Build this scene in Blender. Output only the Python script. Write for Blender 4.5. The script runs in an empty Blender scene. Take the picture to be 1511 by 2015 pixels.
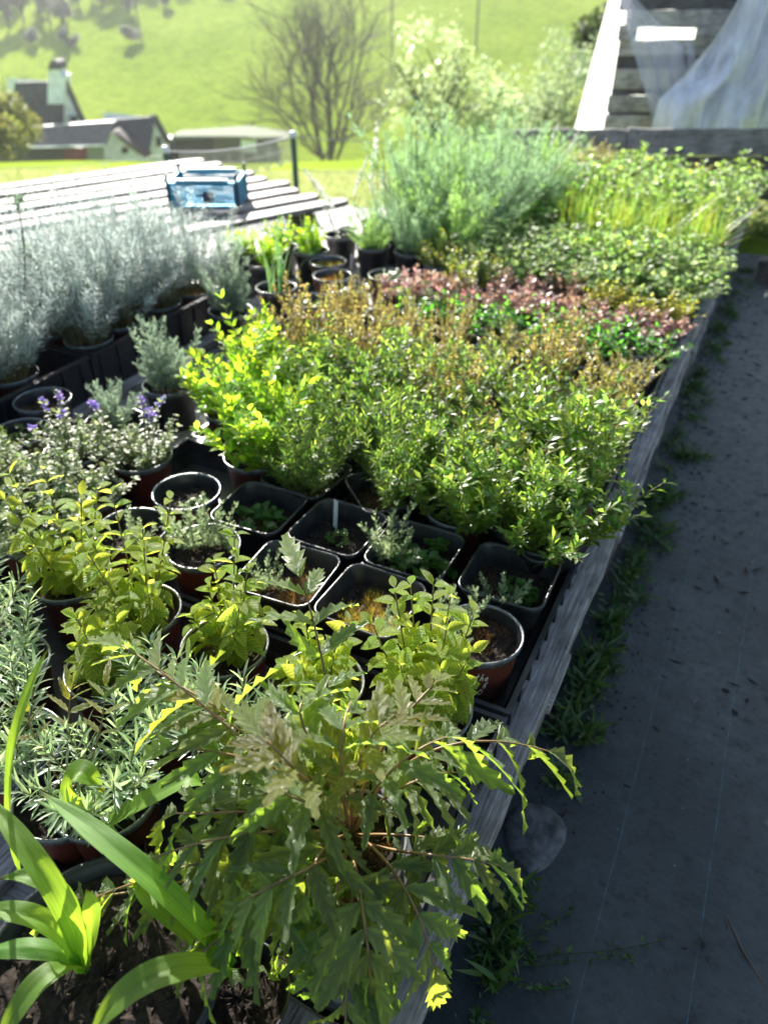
import bpy, math, random
import numpy as np
from mathutils import Matrix, Vector
R = math.radians
rng = np.random.default_rng(7)
random.seed(7)
sc = bpy.context.scene
COL = sc.collection

# ------------------------------------------------------------ camera, world, sun, exposure
EYE = 1.22
PITCH, YAW = 34.73, 25.94
cam_d = bpy.data.cameras.new('camera'); cam = bpy.data.objects.new('camera', cam_d); COL.objects.link(cam)
cam.location = (0, 0, EYE); cam.rotation_euler = (R(90 - PITCH), 0, R(YAW))
cam_d.sensor_fit = 'VERTICAL'; cam_d.sensor_height = 36; cam_d.sensor_width = 27
cam_d.lens = 27.0; cam_d.clip_start = .02; cam_d.clip_end = 2000
cam_d.dof.use_dof = True; cam_d.dof.focus_distance = .95; cam_d.dof.aperture_fstop = 4.0
sc.camera = cam
SUN_AZ, SUN_EL = 42.0, 29.0            # degrees to the left of +Y, above the horizon
w = bpy.data.worlds.new('World'); sc.world = w; w.use_nodes = True
nt = w.node_tree; sky = nt.nodes.new('ShaderNodeTexSky'); sky.sky_type = 'NISHITA'; sky.sun_disc = False
sky.sun_elevation = R(SUN_EL); sky.sun_rotation = R(-SUN_AZ)
nt.nodes['Background'].inputs[1].default_value = .07
nt.links.new(sky.outputs[0], nt.nodes['Background'].inputs[0])
sd = bpy.data.lights.new('sun', 'SUN'); sd.energy = 5.0; sd.angle = R(.6); sd.color = (1, .95, .86)
so = bpy.data.objects.new('sun', sd); COL.objects.link(so)
sv = Vector((-math.sin(R(SUN_AZ)) * math.cos(R(SUN_EL)), math.cos(R(SUN_AZ)) * math.cos(R(SUN_EL)), math.sin(R(SUN_EL))))
so.rotation_euler = sv.to_track_quat('Z', 'Y').to_euler(); so.location = sv * 30
sc.view_settings.view_transform = 'Standard'; sc.view_settings.look = 'None'
sc.view_settings.exposure = 1.72; sc.view_settings.gamma = 1; sc.view_settings.use_curve_mapping = False
sc.cycles.max_bounces = 7; sc.cycles.transparent_max_bounces = 10
sc.cycles.use_adaptive_sampling = True; sc.cycles.use_denoising = True
sc.cycles.sample_clamp_indirect = 6

# ------------------------------------------------------------ survey of the place
_th, _yw = R(PITCH), R(YAW)
def ray(px, py):
    u, v = (px - 755.5) / 1511, -(py - 1007.5) / 1511
    f = math.cos(_th) + v * math.sin(_th); z = -math.sin(_th) + v * math.cos(_th)
    return Vector((u * math.cos(_yw) - f * math.sin(_yw), u * math.sin(_yw) + f * math.cos(_yw), z))
def at(px, py, z):                      # point of the horizontal plane at height z
    r = ray(px, py); t = (z - EYE) / r.z
    return Vector((r.x * t, r.y * t, z))
HD = Vector((-math.sin(_yw), math.cos(_yw), 0)); HR = Vector((math.cos(_yw), math.sin(_yw), 0))
def at_s(px, py, s):                    # point s metres ahead of the viewer
    r = ray(px, py); t = s / (r.x * HD.x + r.y * HD.y)
    return Vector((r.x * t, r.y * t, EYE + r.z * t))
def row_z(py, s):
    return EYE - s * math.tan(_th - math.atan((1007.5 - py) / 1511))
RIM, DECK = .40, .29

# ------------------------------------------------------------ helpers: objects
def props(o, label=None, cat=None, group=None, kind=None):
    if label: o['label'] = label
    if cat: o['category'] = cat
    if group: o['group'] = group
    if kind: o['kind'] = kind
    return o
def thing(name, label, cat, loc=(0, 0, 0), rz=0, group=None):
    o = bpy.data.objects.new(name, None); COL.objects.link(o); o.empty_display_size = .05
    o.location = loc; o.rotation_euler = (0, 0, rz)
    return props(o, label, cat, group)
def put(name, me, parent=None, M=None, kind=None, label=None):
    o = bpy.data.objects.new(name, me); COL.objects.link(o)
    if parent: o.parent = parent
    if M is not None: o.matrix_basis = M
    if kind: o['kind'] = kind
    if label: o['label'] = label
    return o
def copy_tree(o, parent=None):
    c = o.copy(); COL.objects.link(c); c.parent = parent
    for ch in KIDS(o): copy_tree(ch, c)
    return c
def KIDS(o): return [x for x in o.children]

class G:                                # gathers geometry, builds one mesh
    def __init__(s): s.v = []; s.f3 = []; s.f4 = []; s.m3 = []; s.m4 = []; s.n = 0
    def add(s, V, F, mi=0):
        V = np.asarray(V, float).reshape(-1, 3); s.v.append(V)
        F = np.asarray(F, int)
        if F.size:
            (s.f3 if F.shape[1] == 3 else s.f4).append(F + s.n)
            (s.m3 if F.shape[1] == 3 else s.m4).append(np.full(len(F), mi))
        s.n += len(V); return s
    def inst(s, V, F, M, T, mi=0):      # many copies: V (n,3), M (k,3,3), T (k,3)
        k, n = len(T), len(V)
        if k == 0: return s
        P = np.einsum('kij,nj->kni', M, V) + T[:, None, :]
        FF = (F[None] + (np.arange(k) * n)[:, None, None]).reshape(-1, F.shape[1])
        return s.add(P.reshape(-1, 3), FF, mi)
    def verts(s): return np.concatenate(s.v)
    def tf(s, fn): s.v = [fn(np.concatenate(s.v))]; return s
    def mesh(s, name, mats, smooth=True):
        me = bpy.data.meshes.new(name); V = np.concatenate(s.v)
        me.vertices.add(len(V)); me.vertices.foreach_set('co', V.ravel())
        f3 = np.concatenate(s.f3) if s.f3 else np.zeros((0, 3), int); f4 = np.concatenate(s.f4) if s.f4 else np.zeros((0, 4), int)
        me.loops.add(f3.size + f4.size); me.loops.foreach_set('vertex_index', np.concatenate([f3.ravel(), f4.ravel()]))
        me.polygons.add(len(f3) + len(f4))
        st = np.concatenate([np.arange(len(f3)) * 3, f3.size + np.arange(len(f4)) * 4])
        me.polygons.foreach_set('loop_start', st)
        mi = np.concatenate((s.m3 or [np.zeros(0, int)]) + (s.m4 or [np.zeros(0, int)]))
        me.polygons.foreach_set('material_index', mi.astype(np.int32))
        me.polygons.foreach_set('use_smooth', np.full(len(mi), bool(smooth)))
        for m in (mats if isinstance(mats, (list, tuple)) else [mats]): me.materials.append(m)
        me.update(calc_edges=True); me.validate(); return me
    def box(s, c, d, mi=0, jit=0):
        x, y, z = [q / 2 for q in d]
        V = np.array([(a * x, b * y, e * z) for a in (-1, 1) for b in (-1, 1) for e in (-1, 1)]) + np.array(c)
        if jit: V += rng.normal(0, jit, V.shape)
        return s.add(V, [(0, 1, 3, 2), (4, 6, 7, 5), (0, 4, 5, 1), (2, 3, 7, 6), (0, 2, 6, 4), (1, 5, 7, 3)], mi)
    def tube(s, pts, rad, n=6, mi=0, cap=True):
        P = np.asarray(pts, float); k = len(P); rad = np.broadcast_to(rad, (k,))
        T = np.gradient(P, axis=0) if k > 2 else np.repeat((P[1] - P[0])[None], k, 0)
        T /= np.linalg.norm(T, axis=1)[:, None] + 1e-12
        up = np.array([0, 0, 1.]) if abs(T[0, 2]) < .9 else np.array([1., 0, 0])
        A = np.cross(T, up); A /= np.linalg.norm(A, axis=1)[:, None] + 1e-12; B = np.cross(T, A)
        a = np.linspace(0, 2 * math.pi, n, endpoint=False)
        V = (P[:, None] + rad[:, None, None] * (np.cos(a)[None, :, None] * A[:, None] + np.sin(a)[None, :, None] * B[:, None])).reshape(-1, 3)
        i = np.arange(k - 1)[:, None] * n; j = np.arange(n)[None]; j2 = (j + 1) % n
        s.add(V, np.stack([i + j, i + j2, i + n + j2, i + n + j], -1).reshape(-1, 4), mi)
        if cap:
            b = s.n - len(V)
            for o in (0, (k - 1) * n):
                c = V[o:o + n].mean(0); s.add(np.vstack([V[o:o + n], c]), [(q, (q + 1) % n, n) for q in range(n)], mi)
        return s
    def lathe(s, prof, n=24, mis=None):
        prof = np.asarray(prof, float); a = np.linspace(0, 2 * math.pi, n, endpoint=False); k = len(prof)
        V = np.stack([prof[:, 0][:, None] * np.cos(a), prof[:, 0][:, None] * np.sin(a), np.repeat(prof[:, 1][:, None], n, 1)], -1).reshape(-1, 3)
        b = s.n; s.add(V, np.zeros((0, 4), int))
        for i in range(k - 1):
            F = [(b + i * n + j, b + i * n + (j + 1) % n, b + (i + 1) * n + (j + 1) % n, b + (i + 1) * n + j) for j in range(n)]
            s.f4.append(np.array(F)); s.m4.append(np.full(n, mis[i] if mis else 0))
        return s

def unit(v): return v / (np.linalg.norm(v, axis=-1, keepdims=True) + 1e-12)
def frames(D, N):                       # columns side, along, normal
    D = unit(D); X = unit(np.cross(D, N)); Z = np.cross(X, D)
    return np.stack([X, D, Z], -1)
def mat4(d, n, loc, sx=1, sy=1, sz=1):
    D = Vector(d).normalized(); X = D.cross(Vector(n))
    if X.length < 1e-5: X = D.cross(Vector((1, .01, 0)))
    X.normalize(); Z = X.cross(D)
    M = Matrix((X * sx, D * sy, Z * sz)).transposed().to_4x4(); M.translation = Vector(loc); return M
def bez(P, t):
    P = [Vector(p) for p in P]
    while len(P) > 1: P = [P[i].lerp(P[i + 1], t) for i in range(len(P) - 1)]
    return P[0]
def rvec(k, s=1.): return rng.normal(0, s, (k, 3))

# ------------------------------------------------------------ helpers: materials
def newmat(name):
    m = bpy.data.materials.new(name); m.use_nodes = True; t = m.node_tree
    return m, t, t.nodes['Principled BSDF'], t.nodes['Material Output']
def N(t, kind, **kw):
    n = t.nodes.new(kind)
    for k, v in kw.items():
        if isinstance(k, str) and hasattr(n, k): setattr(n, k, v)
        else: n.inputs[k].default_value = v
    return n
def noise(t, scale, detail=4, rough=.6, coord=None, sc3=None):
    n = t.nodes.new('ShaderNodeTexNoise'); n.inputs['Scale'].default_value = scale
    n.inputs['Detail'].default_value = detail; n.inputs['Roughness'].default_value = rough
    tc = t.nodes.new('ShaderNodeTexCoord'); out = tc.outputs[coord or 'Object']
    if sc3:
        mp = t.nodes.new('ShaderNodeMapping'); mp.inputs['Scale'].default_value = sc3; t.links.new(out, mp.inputs[0]); out = mp.outputs[0]
    t.links.new(out, n.inputs['Vector']); return n
def ramp(t, fac, stops):
    r = t.nodes.new('ShaderNodeValToRGB'); e = r.color_ramp.elements
    while len(e) < len(stops): e.new(.5)
    for q, (p, c) in zip(e, stops): q.position = p; q.color = (*c, 1) if len(c) == 3 else c
    t.links.new(fac, r.inputs[0]); return r
def bump(t, h, strength, dist, bsdf):
    b = t.nodes.new('ShaderNodeBump'); b.inputs['Strength'].default_value = strength; b.inputs['Distance'].default_value = dist
    t.links.new(h, b.inputs['Height']); t.links.new(b.outputs[0], bsdf.inputs['Normal']); return b
def leafmat(name, base, trans, tf=.45, rough=.42, var=.35, hue=.03, per='island', vein=None, spec=.5, blot=None):
    m, t, p, out = newmat(name); L = t.links
    if per == 'island': g = t.nodes.new('ShaderNodeNewGeometry'); rnd = g.outputs['Random Per Island']
    else: g = t.nodes.new('ShaderNodeObjectInfo'); rnd = g.outputs['Random']
    def varied(col, k):
        h = t.nodes.new('ShaderNodeHueSaturation'); h.inputs['Color'].default_value = (*col, 1)
        a = t.nodes.new('ShaderNodeMapRange'); a.inputs['To Min'].default_value = 1 - var; a.inputs['To Max'].default_value = 1 + var
        L.new(rnd, a.inputs[0]); L.new(a.outputs[0], h.inputs['Value'])
        c = t.nodes.new('ShaderNodeMath'); c.operation = 'MULTIPLY'; c.inputs[1].default_value = 7.31; L.new(rnd, c.inputs[0])
        d = t.nodes.new('ShaderNodeMath'); d.operation = 'FRACT'; L.new(c.outputs[0], d.inputs[0])
        b = t.nodes.new('ShaderNodeMapRange'); b.inputs['To Min'].default_value = .5 - hue; b.inputs['To Max'].default_value = .5 + hue
        L.new(d.outputs[0], b.inputs[0]); L.new(b.outputs[0], h.inputs['Hue']); return h.outputs[0]
    cb, ct = varied(base, 1), varied(trans, 2)
    nz = noise(t, 60 if per == 'object' else 25, 3)
    if blot:
        rr = ramp(t, nz.outputs[0], [(.52, (0, 0, 0)), (.72, (1, 1, 1))])
        for q in (0, 1):
            mx = t.nodes.new('ShaderNodeMix'); mx.data_type = 'RGBA'; L.new(rr.outputs[0], mx.inputs[0])
            L.new((cb, ct)[q], mx.inputs[6]); mx.inputs[7].default_value = (*blot[q], 1)
            if q == 0: cb2 = mx.outputs[2]
            else: ct = mx.outputs[2]
        cb = cb2
    p.inputs['Roughness'].default_value = rough; p.inputs['Specular IOR Level'].default_value = spec
    L.new(cb, p.inputs['Base Color'])
    tr = t.nodes.new('ShaderNodeBsdfTranslucent'); L.new(ct, tr.inputs[0])
    if vein:                            # side veins fanning from the midrib: leaf space x across, y along
        tc = t.nodes.new('ShaderNodeTexCoord'); sx = t.nodes.new('ShaderNodeSeparateXYZ'); L.new(tc.outputs['Object'], sx.inputs[0])
        ab = N(t, 'ShaderNodeMath', operation='ABSOLUTE'); L.new(sx.outputs[0], ab.inputs[0])
        k1 = N(t, 'ShaderNodeMath', operation='MULTIPLY'); k1.inputs[1].default_value = vein[1]; L.new(ab.outputs[0], k1.inputs[0])
        k2 = N(t, 'ShaderNodeMath', operation='SUBTRACT'); L.new(sx.outputs[1], k2.inputs[0]); L.new(k1.outputs[0], k2.inputs[1])
        k3 = N(t, 'ShaderNodeMath', operation='MULTIPLY'); k3.inputs[1].default_value = vein[0]; L.new(k2.outputs[0], k3.inputs[0])
        s1 = N(t, 'ShaderNodeMath', operation='SINE'); L.new(k3.outputs[0], s1.inputs[0])
        md = ramp(t, ab.outputs[0], [(0, (0, 0, 0)), (.05, (1, 1, 1))])
        vs = ramp(t, s1.outputs[0], [(0, (0, 0, 0)), (.35, (1, 1, 1))])
        mu = N(t, 'ShaderNodeMath', operation='MINIMUM'); L.new(md.outputs[0], mu.inputs[0]); L.new(vs.outputs[0], mu.inputs[1])
        b = t.nodes.new('ShaderNodeBump'); b.inputs['Strength'].default_value = .7; b.inputs['Distance'].default_value = vein[2]
        ad = N(t, 'ShaderNodeMath', operation='ADD'); L.new(mu.outputs[0], ad.inputs[0]); L.new(nz.outputs[0], ad.inputs[1])
        L.new(ad.outputs[0], b.inputs['Height']); L.new(b.outputs[0], p.inputs['Normal'])
        mx = t.nodes.new('ShaderNodeMix'); mx.data_type = 'RGBA'; mx.blend_type = 'MULTIPLY'; mx.inputs[0].default_value = .35
        L.new(ct, mx.inputs[6]); L.new(mu.outputs[0], mx.inputs[7]); L.new(mx.outputs[2], tr.inputs[0])
    mix = t.nodes.new('ShaderNodeMixShader'); mix.inputs[0].default_value = tf
    L.new(p.outputs[0], mix.inputs[1]); L.new(tr.outputs[0], mix.inputs[2]); L.new(mix.outputs[0], out.inputs[0])
    return m
def plain(name, col, rough=.5, spec=.5, metal=0, nscale=0, namt=.3, bumpd=0):
    m, t, p, out = newmat(name); p.inputs['Roughness'].default_value = rough; p.inputs['Metallic'].default_value = metal
    p.inputs['Specular IOR Level'].default_value = spec; p.inputs['Base Color'].default_value = (*col, 1)
    if nscale:
        n = noise(t, nscale, 6); a = [c * (1 - namt) for c in col]; b = [min(1, c * (1 + namt)) for c in col]
        r = ramp(t, n.outputs[0], [(.35, a), (.65, b)]); t.links.new(r.outputs[0], p.inputs['Base Color'])
        if bumpd: bump(t, n.outputs[0], .6, bumpd, p)
    return m
def woodmat(name, a, b, c, along=(1, 22, 22), rough=.65, sc=9):
    m, t, p, out = newmat(name); L = t.links
    oi = t.nodes.new('ShaderNodeObjectInfo'); tc = t.nodes.new('ShaderNodeTexCoord')
    ad = t.nodes.new('ShaderNodeVectorMath'); ad.operation = 'ADD'
    mp = t.nodes.new('ShaderNodeMapping'); mp.inputs['Scale'].default_value = along
    cm = t.nodes.new('ShaderNodeVectorMath'); cm.operation = 'SCALE'; cm.inputs['Scale'].default_value = 13
    L.new(oi.outputs['Random'], cm.inputs[0]); L.new(tc.outputs['Object'], ad.inputs[0]); L.new(cm.outputs[0], ad.inputs[1]); L.new(ad.outputs[0], mp.inputs[0])
    n = t.nodes.new('ShaderNodeTexNoise'); n.inputs['Scale'].default_value = sc; n.inputs['Detail'].default_value = 8; n.inputs['Roughness'].default_value = .7; n.inputs['Distortion'].default_value = .4
    L.new(mp.outputs[0], n.inputs['Vector'])
    n2 = t.nodes.new('ShaderNodeTexNoise'); n2.inputs['Scale'].default_value = 14; n2.inputs['Detail'].default_value = 5; L.new(ad.outputs[0], n2.inputs['Vector'])
    r = ramp(t, n.outputs[0], [(.34, a), (.5, b), (.68, c)])
    r2 = ramp(t, n2.outputs[0], [(.35, (.45, .43, .42)), (.6, (1, 1, 1))])
    mx = t.nodes.new('ShaderNodeMix'); mx.data_type = 'RGBA'; mx.blend_type = 'MULTIPLY'; mx.inputs[0].default_value = .8
    L.new(r.outputs[0], mx.inputs[6]); L.new(r2.outputs[0], mx.inputs[7])
    hv = t.nodes.new('ShaderNodeHueSaturation'); mr = t.nodes.new('ShaderNodeMapRange'); mr.inputs['To Min'].default_value = .75; mr.inputs['To Max'].default_value = 1.2
    L.new(oi.outputs['Random'], mr.inputs[0]); L.new(mr.outputs[0], hv.inputs['Value']); L.new(mx.outputs[2], hv.inputs['Color'])
    L.new(hv.outputs[0], p.inputs['Base Color']); p.inputs['Roughness'].default_value = rough
    bump(t, n.outputs[0], .8, .004, p); return m

M_wood = woodmat('weathered_wood', (.09, .075, .065), (.34, .315, .30), (.60, .575, .56), along=(22, 1, 22))
M_woodx = woodmat('weathered_wood_cross', (.15, .13, .115), (.34, .32, .30), (.52, .50, .48), along=(1, 22, 22))
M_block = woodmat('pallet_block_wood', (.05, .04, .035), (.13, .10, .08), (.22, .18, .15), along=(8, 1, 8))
M_slat = woodmat('bleached_slat_wood', (.12, .11, .10), (.27, .25, .24), (.38, .36, .35), along=(22, 1, 22), rough=.62)
M_black = plain('black_pot_plastic', (.022, .023, .027), .32, .6, nscale=40, namt=.5, bumpd=.0004)
M_tray = plain('black_tray_plastic', (.016, .018, .024), .42, .5, nscale=30, namt=.5, bumpd=.0006)
M_terra = plain('terracotta_red_plastic', (.16, .042, .028), .42, .5, nscale=25, namt=.25)
M_rim = plain('pot_rim_plastic', (.11, .12, .13), .25, .8, nscale=60, namt=.4, bumpd=.0003)
M_orange = plain('orange_pot_plastic', (.42, .09, .03), .45, .5, nscale=25, namt=.2)
M_soil = plain('potting_soil', (.018, .012, .009), .9, .3, nscale=160, namt=.75, bumpd=.004)
M_crumb = plain('soil_crumbs', (.035, .025, .018), .9, .3, nscale=90, namt=.6)
M_ink = plain('white_paint_marker', (.75, .76, .78), .5)
M_tag = plain('white_plant_tag', (.65, .67, .68), .4)

def wov(name, col):                     # woven ground fabric with guide lines
    m, t, p, out = newmat(name); L = t.links
    tc = t.nodes.new('ShaderNodeTexCoord'); sx = t.nodes.new('ShaderNodeSeparateXYZ'); L.new(tc.outputs['Object'], sx.inputs[0])
    def line(x0, wdt):
        a = N(t, 'ShaderNodeMath', operation='SUBTRACT'); a.inputs[1].default_value = x0; L.new(sx.outputs[0], a.inputs[0])
        w1 = t.nodes.new('ShaderNodeTexNoise'); w1.inputs['Scale'].default_value = 2.5; L.new(tc.outputs['Object'], w1.inputs['Vector'])
        w2 = N(t, 'ShaderNodeMath', operation='MULTIPLY_ADD'); w2.inputs[1].default_value = .012; w2.inputs[2].default_value = -.006; L.new(w1.outputs[0], w2.inputs[0])
        s2 = N(t, 'ShaderNodeMath', operation='ADD'); L.new(a.outputs[0], s2.inputs[0]); L.new(w2.outputs[0], s2.inputs[1])
        b = N(t, 'ShaderNodeMath', operation='ABSOLUTE'); L.new(s2.outputs[0], b.inputs[0])
        c = N(t, 'ShaderNodeMath', operation='LESS_THAN'); c.inputs[1].default_value = wdt; L.new(b.outputs[0], c.inputs[0]); return c.outputs[0]
    n1 = noise(t, 5, 8, .7); n2 = noise(t, 38, 6, .75); n3 = noise(t, 1.1, 3)
    r1 = ramp(t, n1.outputs[0], [(.3, [c * .45 for c in col]), (.5, col), (.72, [min(1, c * 1.7 + .018) for c in col])])
    r2 = ramp(t, n2.outputs[0], [(.30, (.25, .25, .25)), (.42, (.9, .9, .9)), (.7, (1.15, 1.12, 1.08))])
    mx = t.nodes.new('ShaderNodeMix'); mx.data_type = 'RGBA'; mx.blend_type = 'MULTIPLY'; mx.inputs[0].default_value = .85
    L.new(r1.outputs[0], mx.inputs[6]); L.new(r2.outputs[0], mx.inputs[7])
    dust = ramp(t, n3.outputs[0], [(.42, (0, 0, 0)), (.62, (1, 1, 1))])
    yr = N(t, 'ShaderNodeMapRange'); yr.inputs['From Min'].default_value = 1.2; yr.inputs['From Max'].default_value = 3.2; L.new(sx.outputs[1], yr.inputs[0])
    dm = N(t, 'ShaderNodeMath', operation='MAXIMUM'); L.new(yr.outputs[0], dm.inputs[0]); 
    dd = N(t, 'ShaderNodeMath', operation='MULTIPLY'); dd.inputs[1].default_value = .35; L.new(dust.outputs[0], dd.inputs[0]); L.new(dd.outputs[0], dm.inputs[1])
    dn = N(t, 'ShaderNodeMath', operation='MULTIPLY'); dn.inputs[1].default_value = .75; L.new(dm.outputs[0], dn.inputs[0])
    mz = t.nodes.new('ShaderNodeMix'); mz.data_type = 'RGBA'; L.new(dn.outputs[0], mz.inputs[0]); L.new(mx.outputs[2], mz.inputs[6])
    rd = ramp(t, n2.outputs[0], [(.3, (.05, .05, .05)), (.5, (.165, .18, .175)), (.7, (.22, .235, .225))]); L.new(rd.outputs[0], mz.inputs[7])
    cur = mz.outputs[2]
    for x0, wd in ((.029, .0008), (.173, .0010), (.32, .0009), (.62, .0008)):
        q = t.nodes.new('ShaderNodeMix'); q.data_type = 'RGBA'; k = N(t, 'ShaderNodeMath', operation='MULTIPLY'); L.new(line(x0, wd), k.inputs[0])
        nn = noise(t, 30, 3); rr = ramp(t, nn.outputs[0], [(.4, (.1, .1, .1)), (.6, (.42, .42, .42))]); L.new(rr.outputs[0], k.inputs[1])
        L.new(k.outputs[0], q.inputs[0]); L.new(cur, q.inputs[6]); q.inputs[7].default_value = (.06, .22, .24, 1); cur = q.outputs[2]
    L.new(cur, p.inputs['Base Color']); p.inputs['Roughness'].default_value = .62; p.inputs['Specular IOR Level'].default_value = .35
    # fine weave
    wv = t.nodes.new('ShaderNodeTexChecker'); wv.inputs['Scale'].default_value = 420; L.new(tc.outputs['Object'], wv.inputs[0])
    am = N(t, 'ShaderNodeMath', operation='MULTIPLY_ADD'); am.inputs[1].default_value = .12; L.new(wv.outputs['Fac'], am.inputs[0]); L.new(n2.outputs[0], am.inputs[2])
    bump(t, am.outputs[0], .5, .006, p); return m
M_path = wov('woven_weed_fabric', (.021, .031, .033))

def grassmat(name, a, b, c, s1, s2, bd, dark=None):
    m, t, p, out = newmat(name); L = t.links
    n1 = noise(t, s1, 8, .65, sc3=(1, 1, 3)); n2 = noise(t, s2, 8, .7)
    r1 = ramp(t, n1.outputs[0], [(.3, a), (.5, b), (.7, c)]); r2 = ramp(t, n2.outputs[0], [(.3, (.62, .62, .62)), (.6, (1.1, 1.1, 1.1))])
    mx = t.nodes.new('ShaderNodeMix'); mx.data_type = 'RGBA'; mx.blend_type = 'MULTIPLY'; mx.inputs[0].default_value = .8
    L.new(r1.outputs[0], mx.inputs[6]); L.new(r2.outputs[0], mx.inputs[7]); L.new(mx.outputs[2], p.inputs['Base Color'])
    p.inputs['Roughness'].default_value = .9; p.inputs['Specular IOR Level'].default_value = .0
    p.inputs['Sheen Weight'].default_value = .0; p.inputs['Sheen Roughness'].default_value = .6; p.inputs['Sheen Tint'].default_value = (.8, 1, .5, 1)
    bump(t, n2.outputs[0], .7, bd, p); return m
M_field = grassmat('hill_pasture', (.20, .30, .025), (.27, .37, .04), (.36, .44, .07), .045, .9, .5)

# ------------------------------------------------------------ terrain
PROF = [(-12, 0), (4.6, 0)] + [(30, row_z(315, 30)), (38, row_z(315, 30) - 2.6), (48, -11.2), (62, -12.6)]
PROF += [(70, -11.2), (95, -6.6), (122, row_z(2, 122)), (160, 6.5), (230, 22), (330, 38), (460, 42)]
PS, PZ = np.array([p[0] for p in PROF]), np.array([p[1] for p in PROF])
def smoothprof(s):
    k = np.linspace(-1, 1, 9)
    wd = np.clip(np.abs(np.asarray(s)) * .06, .25, 12)
    return np.mean([np.interp(s + q * wd, PS, PZ) for q in k], 0)
def ground_z(x, y):
    s = x * HD.x + y * HD.y; t = x * HR.x + y * HR.y
    z = smoothprof(s)
    far = np.clip((s - 66) / 60, 0, 1)
    z = z + far * (1.6 * np.sin(t * .045 + 1.3) + .5 * np.sin(t * .13 + s * .05)) + far * .03 * np.abs(t) * .4
    near = np.clip((s - 5) / 10, 0, 1) * np.clip((40 - s) / 10, 0, 1)
    return z + near * (.05 * np.sin(t * .7 + s * .3) + .04 * np.sin(t * .23))
def terrain():
    S = np.concatenate([np.linspace(-12, 4, 9), np.linspace(4.4, 14, 30), np.linspace(14.5, 40, 46), np.linspace(41, 150, 90), np.linspace(155, 460, 45)])
    Tn = np.concatenate([-np.geomspace(420, 30, 18), np.linspace(-28, 28, 60), np.geomspace(30, 420, 18)])
    SS, TT = np.meshgrid(S, Tn, indexing='ij')
    X = SS * HD.x + TT * HR.x; Y = SS * HD.y + TT * HR.y; Z = ground_z(X, Y) - .012
    n, m = SS.shape; i = np.arange(n - 1)[:, None] * m + np.arange(m - 1)[None]
    F = np.stack([i, i + m, i + m + 1, i + 1], -1).reshape(-1, 4)[:, ::-1]
    g = G().add(np.stack([X, Y, Z], -1).reshape(-1, 3), F)
    return put('ground', g.mesh('ground', M_field), kind='structure')
terrain()
# fabric covered path beside and under the bench
def path():
    xs = np.linspace(-3.4, 2.6, 181); ys = np.linspace(-1.5, 4.6, 182); X, Y = np.meshgrid(xs, ys, indexing='ij')
    Z = .010 + .005 * (np.sin(X * 5 + Y * 1.7) + np.sin(Y * 3.1 - X * 2)) * .5 + .003 * np.maximum(0, np.sin(X * 14 + Y * 9 + 3 * np.sin(Y * 2))) ** 3
    n, m = X.shape; i = np.arange(n - 1)[:, None] * m + np.arange(m - 1)[None]
    F = np.stack([i, i + m, i + m + 1, i + 1], -1).reshape(-1, 4)
    Xf, Yf = X.copy(), Y.copy()
    put('path', G().add(np.stack([Xf, Yf, Z], -1).reshape(-1, 3), F).mesh('path', M_path), kind='structure')
path()

# ------------------------------------------------------------ leaf shapes
def leaf_shape(segs=4, w=.3, fold=.12, curl=.25, peak=.45, cross=1, stalk=0.):
    """flat blade of unit length along +Y; returns V, F (quads)"""
    t = np.linspace(0, 1, segs + 1)
    wd = w * np.where(t < peak, np.sin(np.clip(t / peak, 0, 1) * math.pi / 2) ** .8, np.cos(np.clip((t - peak) / (1 - peak), 0, 1) * math.pi / 2) ** .9) * .5
    wd = np.maximum(wd, .012 * w); 
    V = []
    cols = np.linspace(-1, 1, 2 * cross + 1)
    for tt, ww in zip(t, wd):
        yy = stalk + tt * (1 - stalk)
        for c in cols: V.append((c * ww, yy, fold * abs(c) * ww * 2 - curl * yy * yy))
    m = len(cols); F = [(i * m + j, i * m + j + 1, (i + 1) * m + j + 1, (i + 1) * m + j) for i in range(segs) for j in range(m - 1)]
    return np.array(V), np.array(F)
def toothed(w=.34, teeth=5, seed=0, curl=.25, fold=.25, lobe=.34):
    r = np.random.default_rng(seed); V = []; st = []
    n = teeth * 2 + 2
    t = np.linspace(0, 1, n + 1)
    for side in (-1, 1):
        for i, tt in enumerate(t):
            ww = w * .5 * (math.sin(math.pi * min(1, tt ** .75 * 1.0)) ** .75 if 0 < tt < 1 else .03)
            tooth = (i % 2 == 1)
            ww *= (1.12 if tooth else 1 - lobe) * r.uniform(.9, 1.1) if 0 < i < n else 1
            yy = tt + (.06 if tooth else -.03) * r.uniform(.5, 1.3) * (1 if 0 < i < n else 0)
            st.append((side * ww, yy))
    st = np.array(st).reshape(2, n + 1, 2)
    V = []
    for i, tt in enumerate(t):
        z0 = -curl * tt * tt; pk = .03 * math.sin(i * 2.1 + seed)
        L_, R_ = st[0, i], st[1, i]
        V += [(L_[0], L_[1], z0 + fold * abs(L_[0]) + r.normal(0, .008)), (L_[0] * .5, tt * .5 + L_[1] * .5, z0 + fold * abs(L_[0]) * .75 + pk * .5),
              (0, tt, z0), (R_[0] * .5, tt * .5 + R_[1] * .5, z0 + fold * abs(R_[0]) * .75 - pk * .5), (R_[0], R_[1], z0 + fold * abs(R_[0]) + r.normal(0, .008))]
    F = [(i * 5 + j, i * 5 + j + 1, i * 5 + 5 + j + 1, i * 5 + 5 + j) for i in range(n) for j in range(4)]
    return np.array(V), np.array(F)

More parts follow.
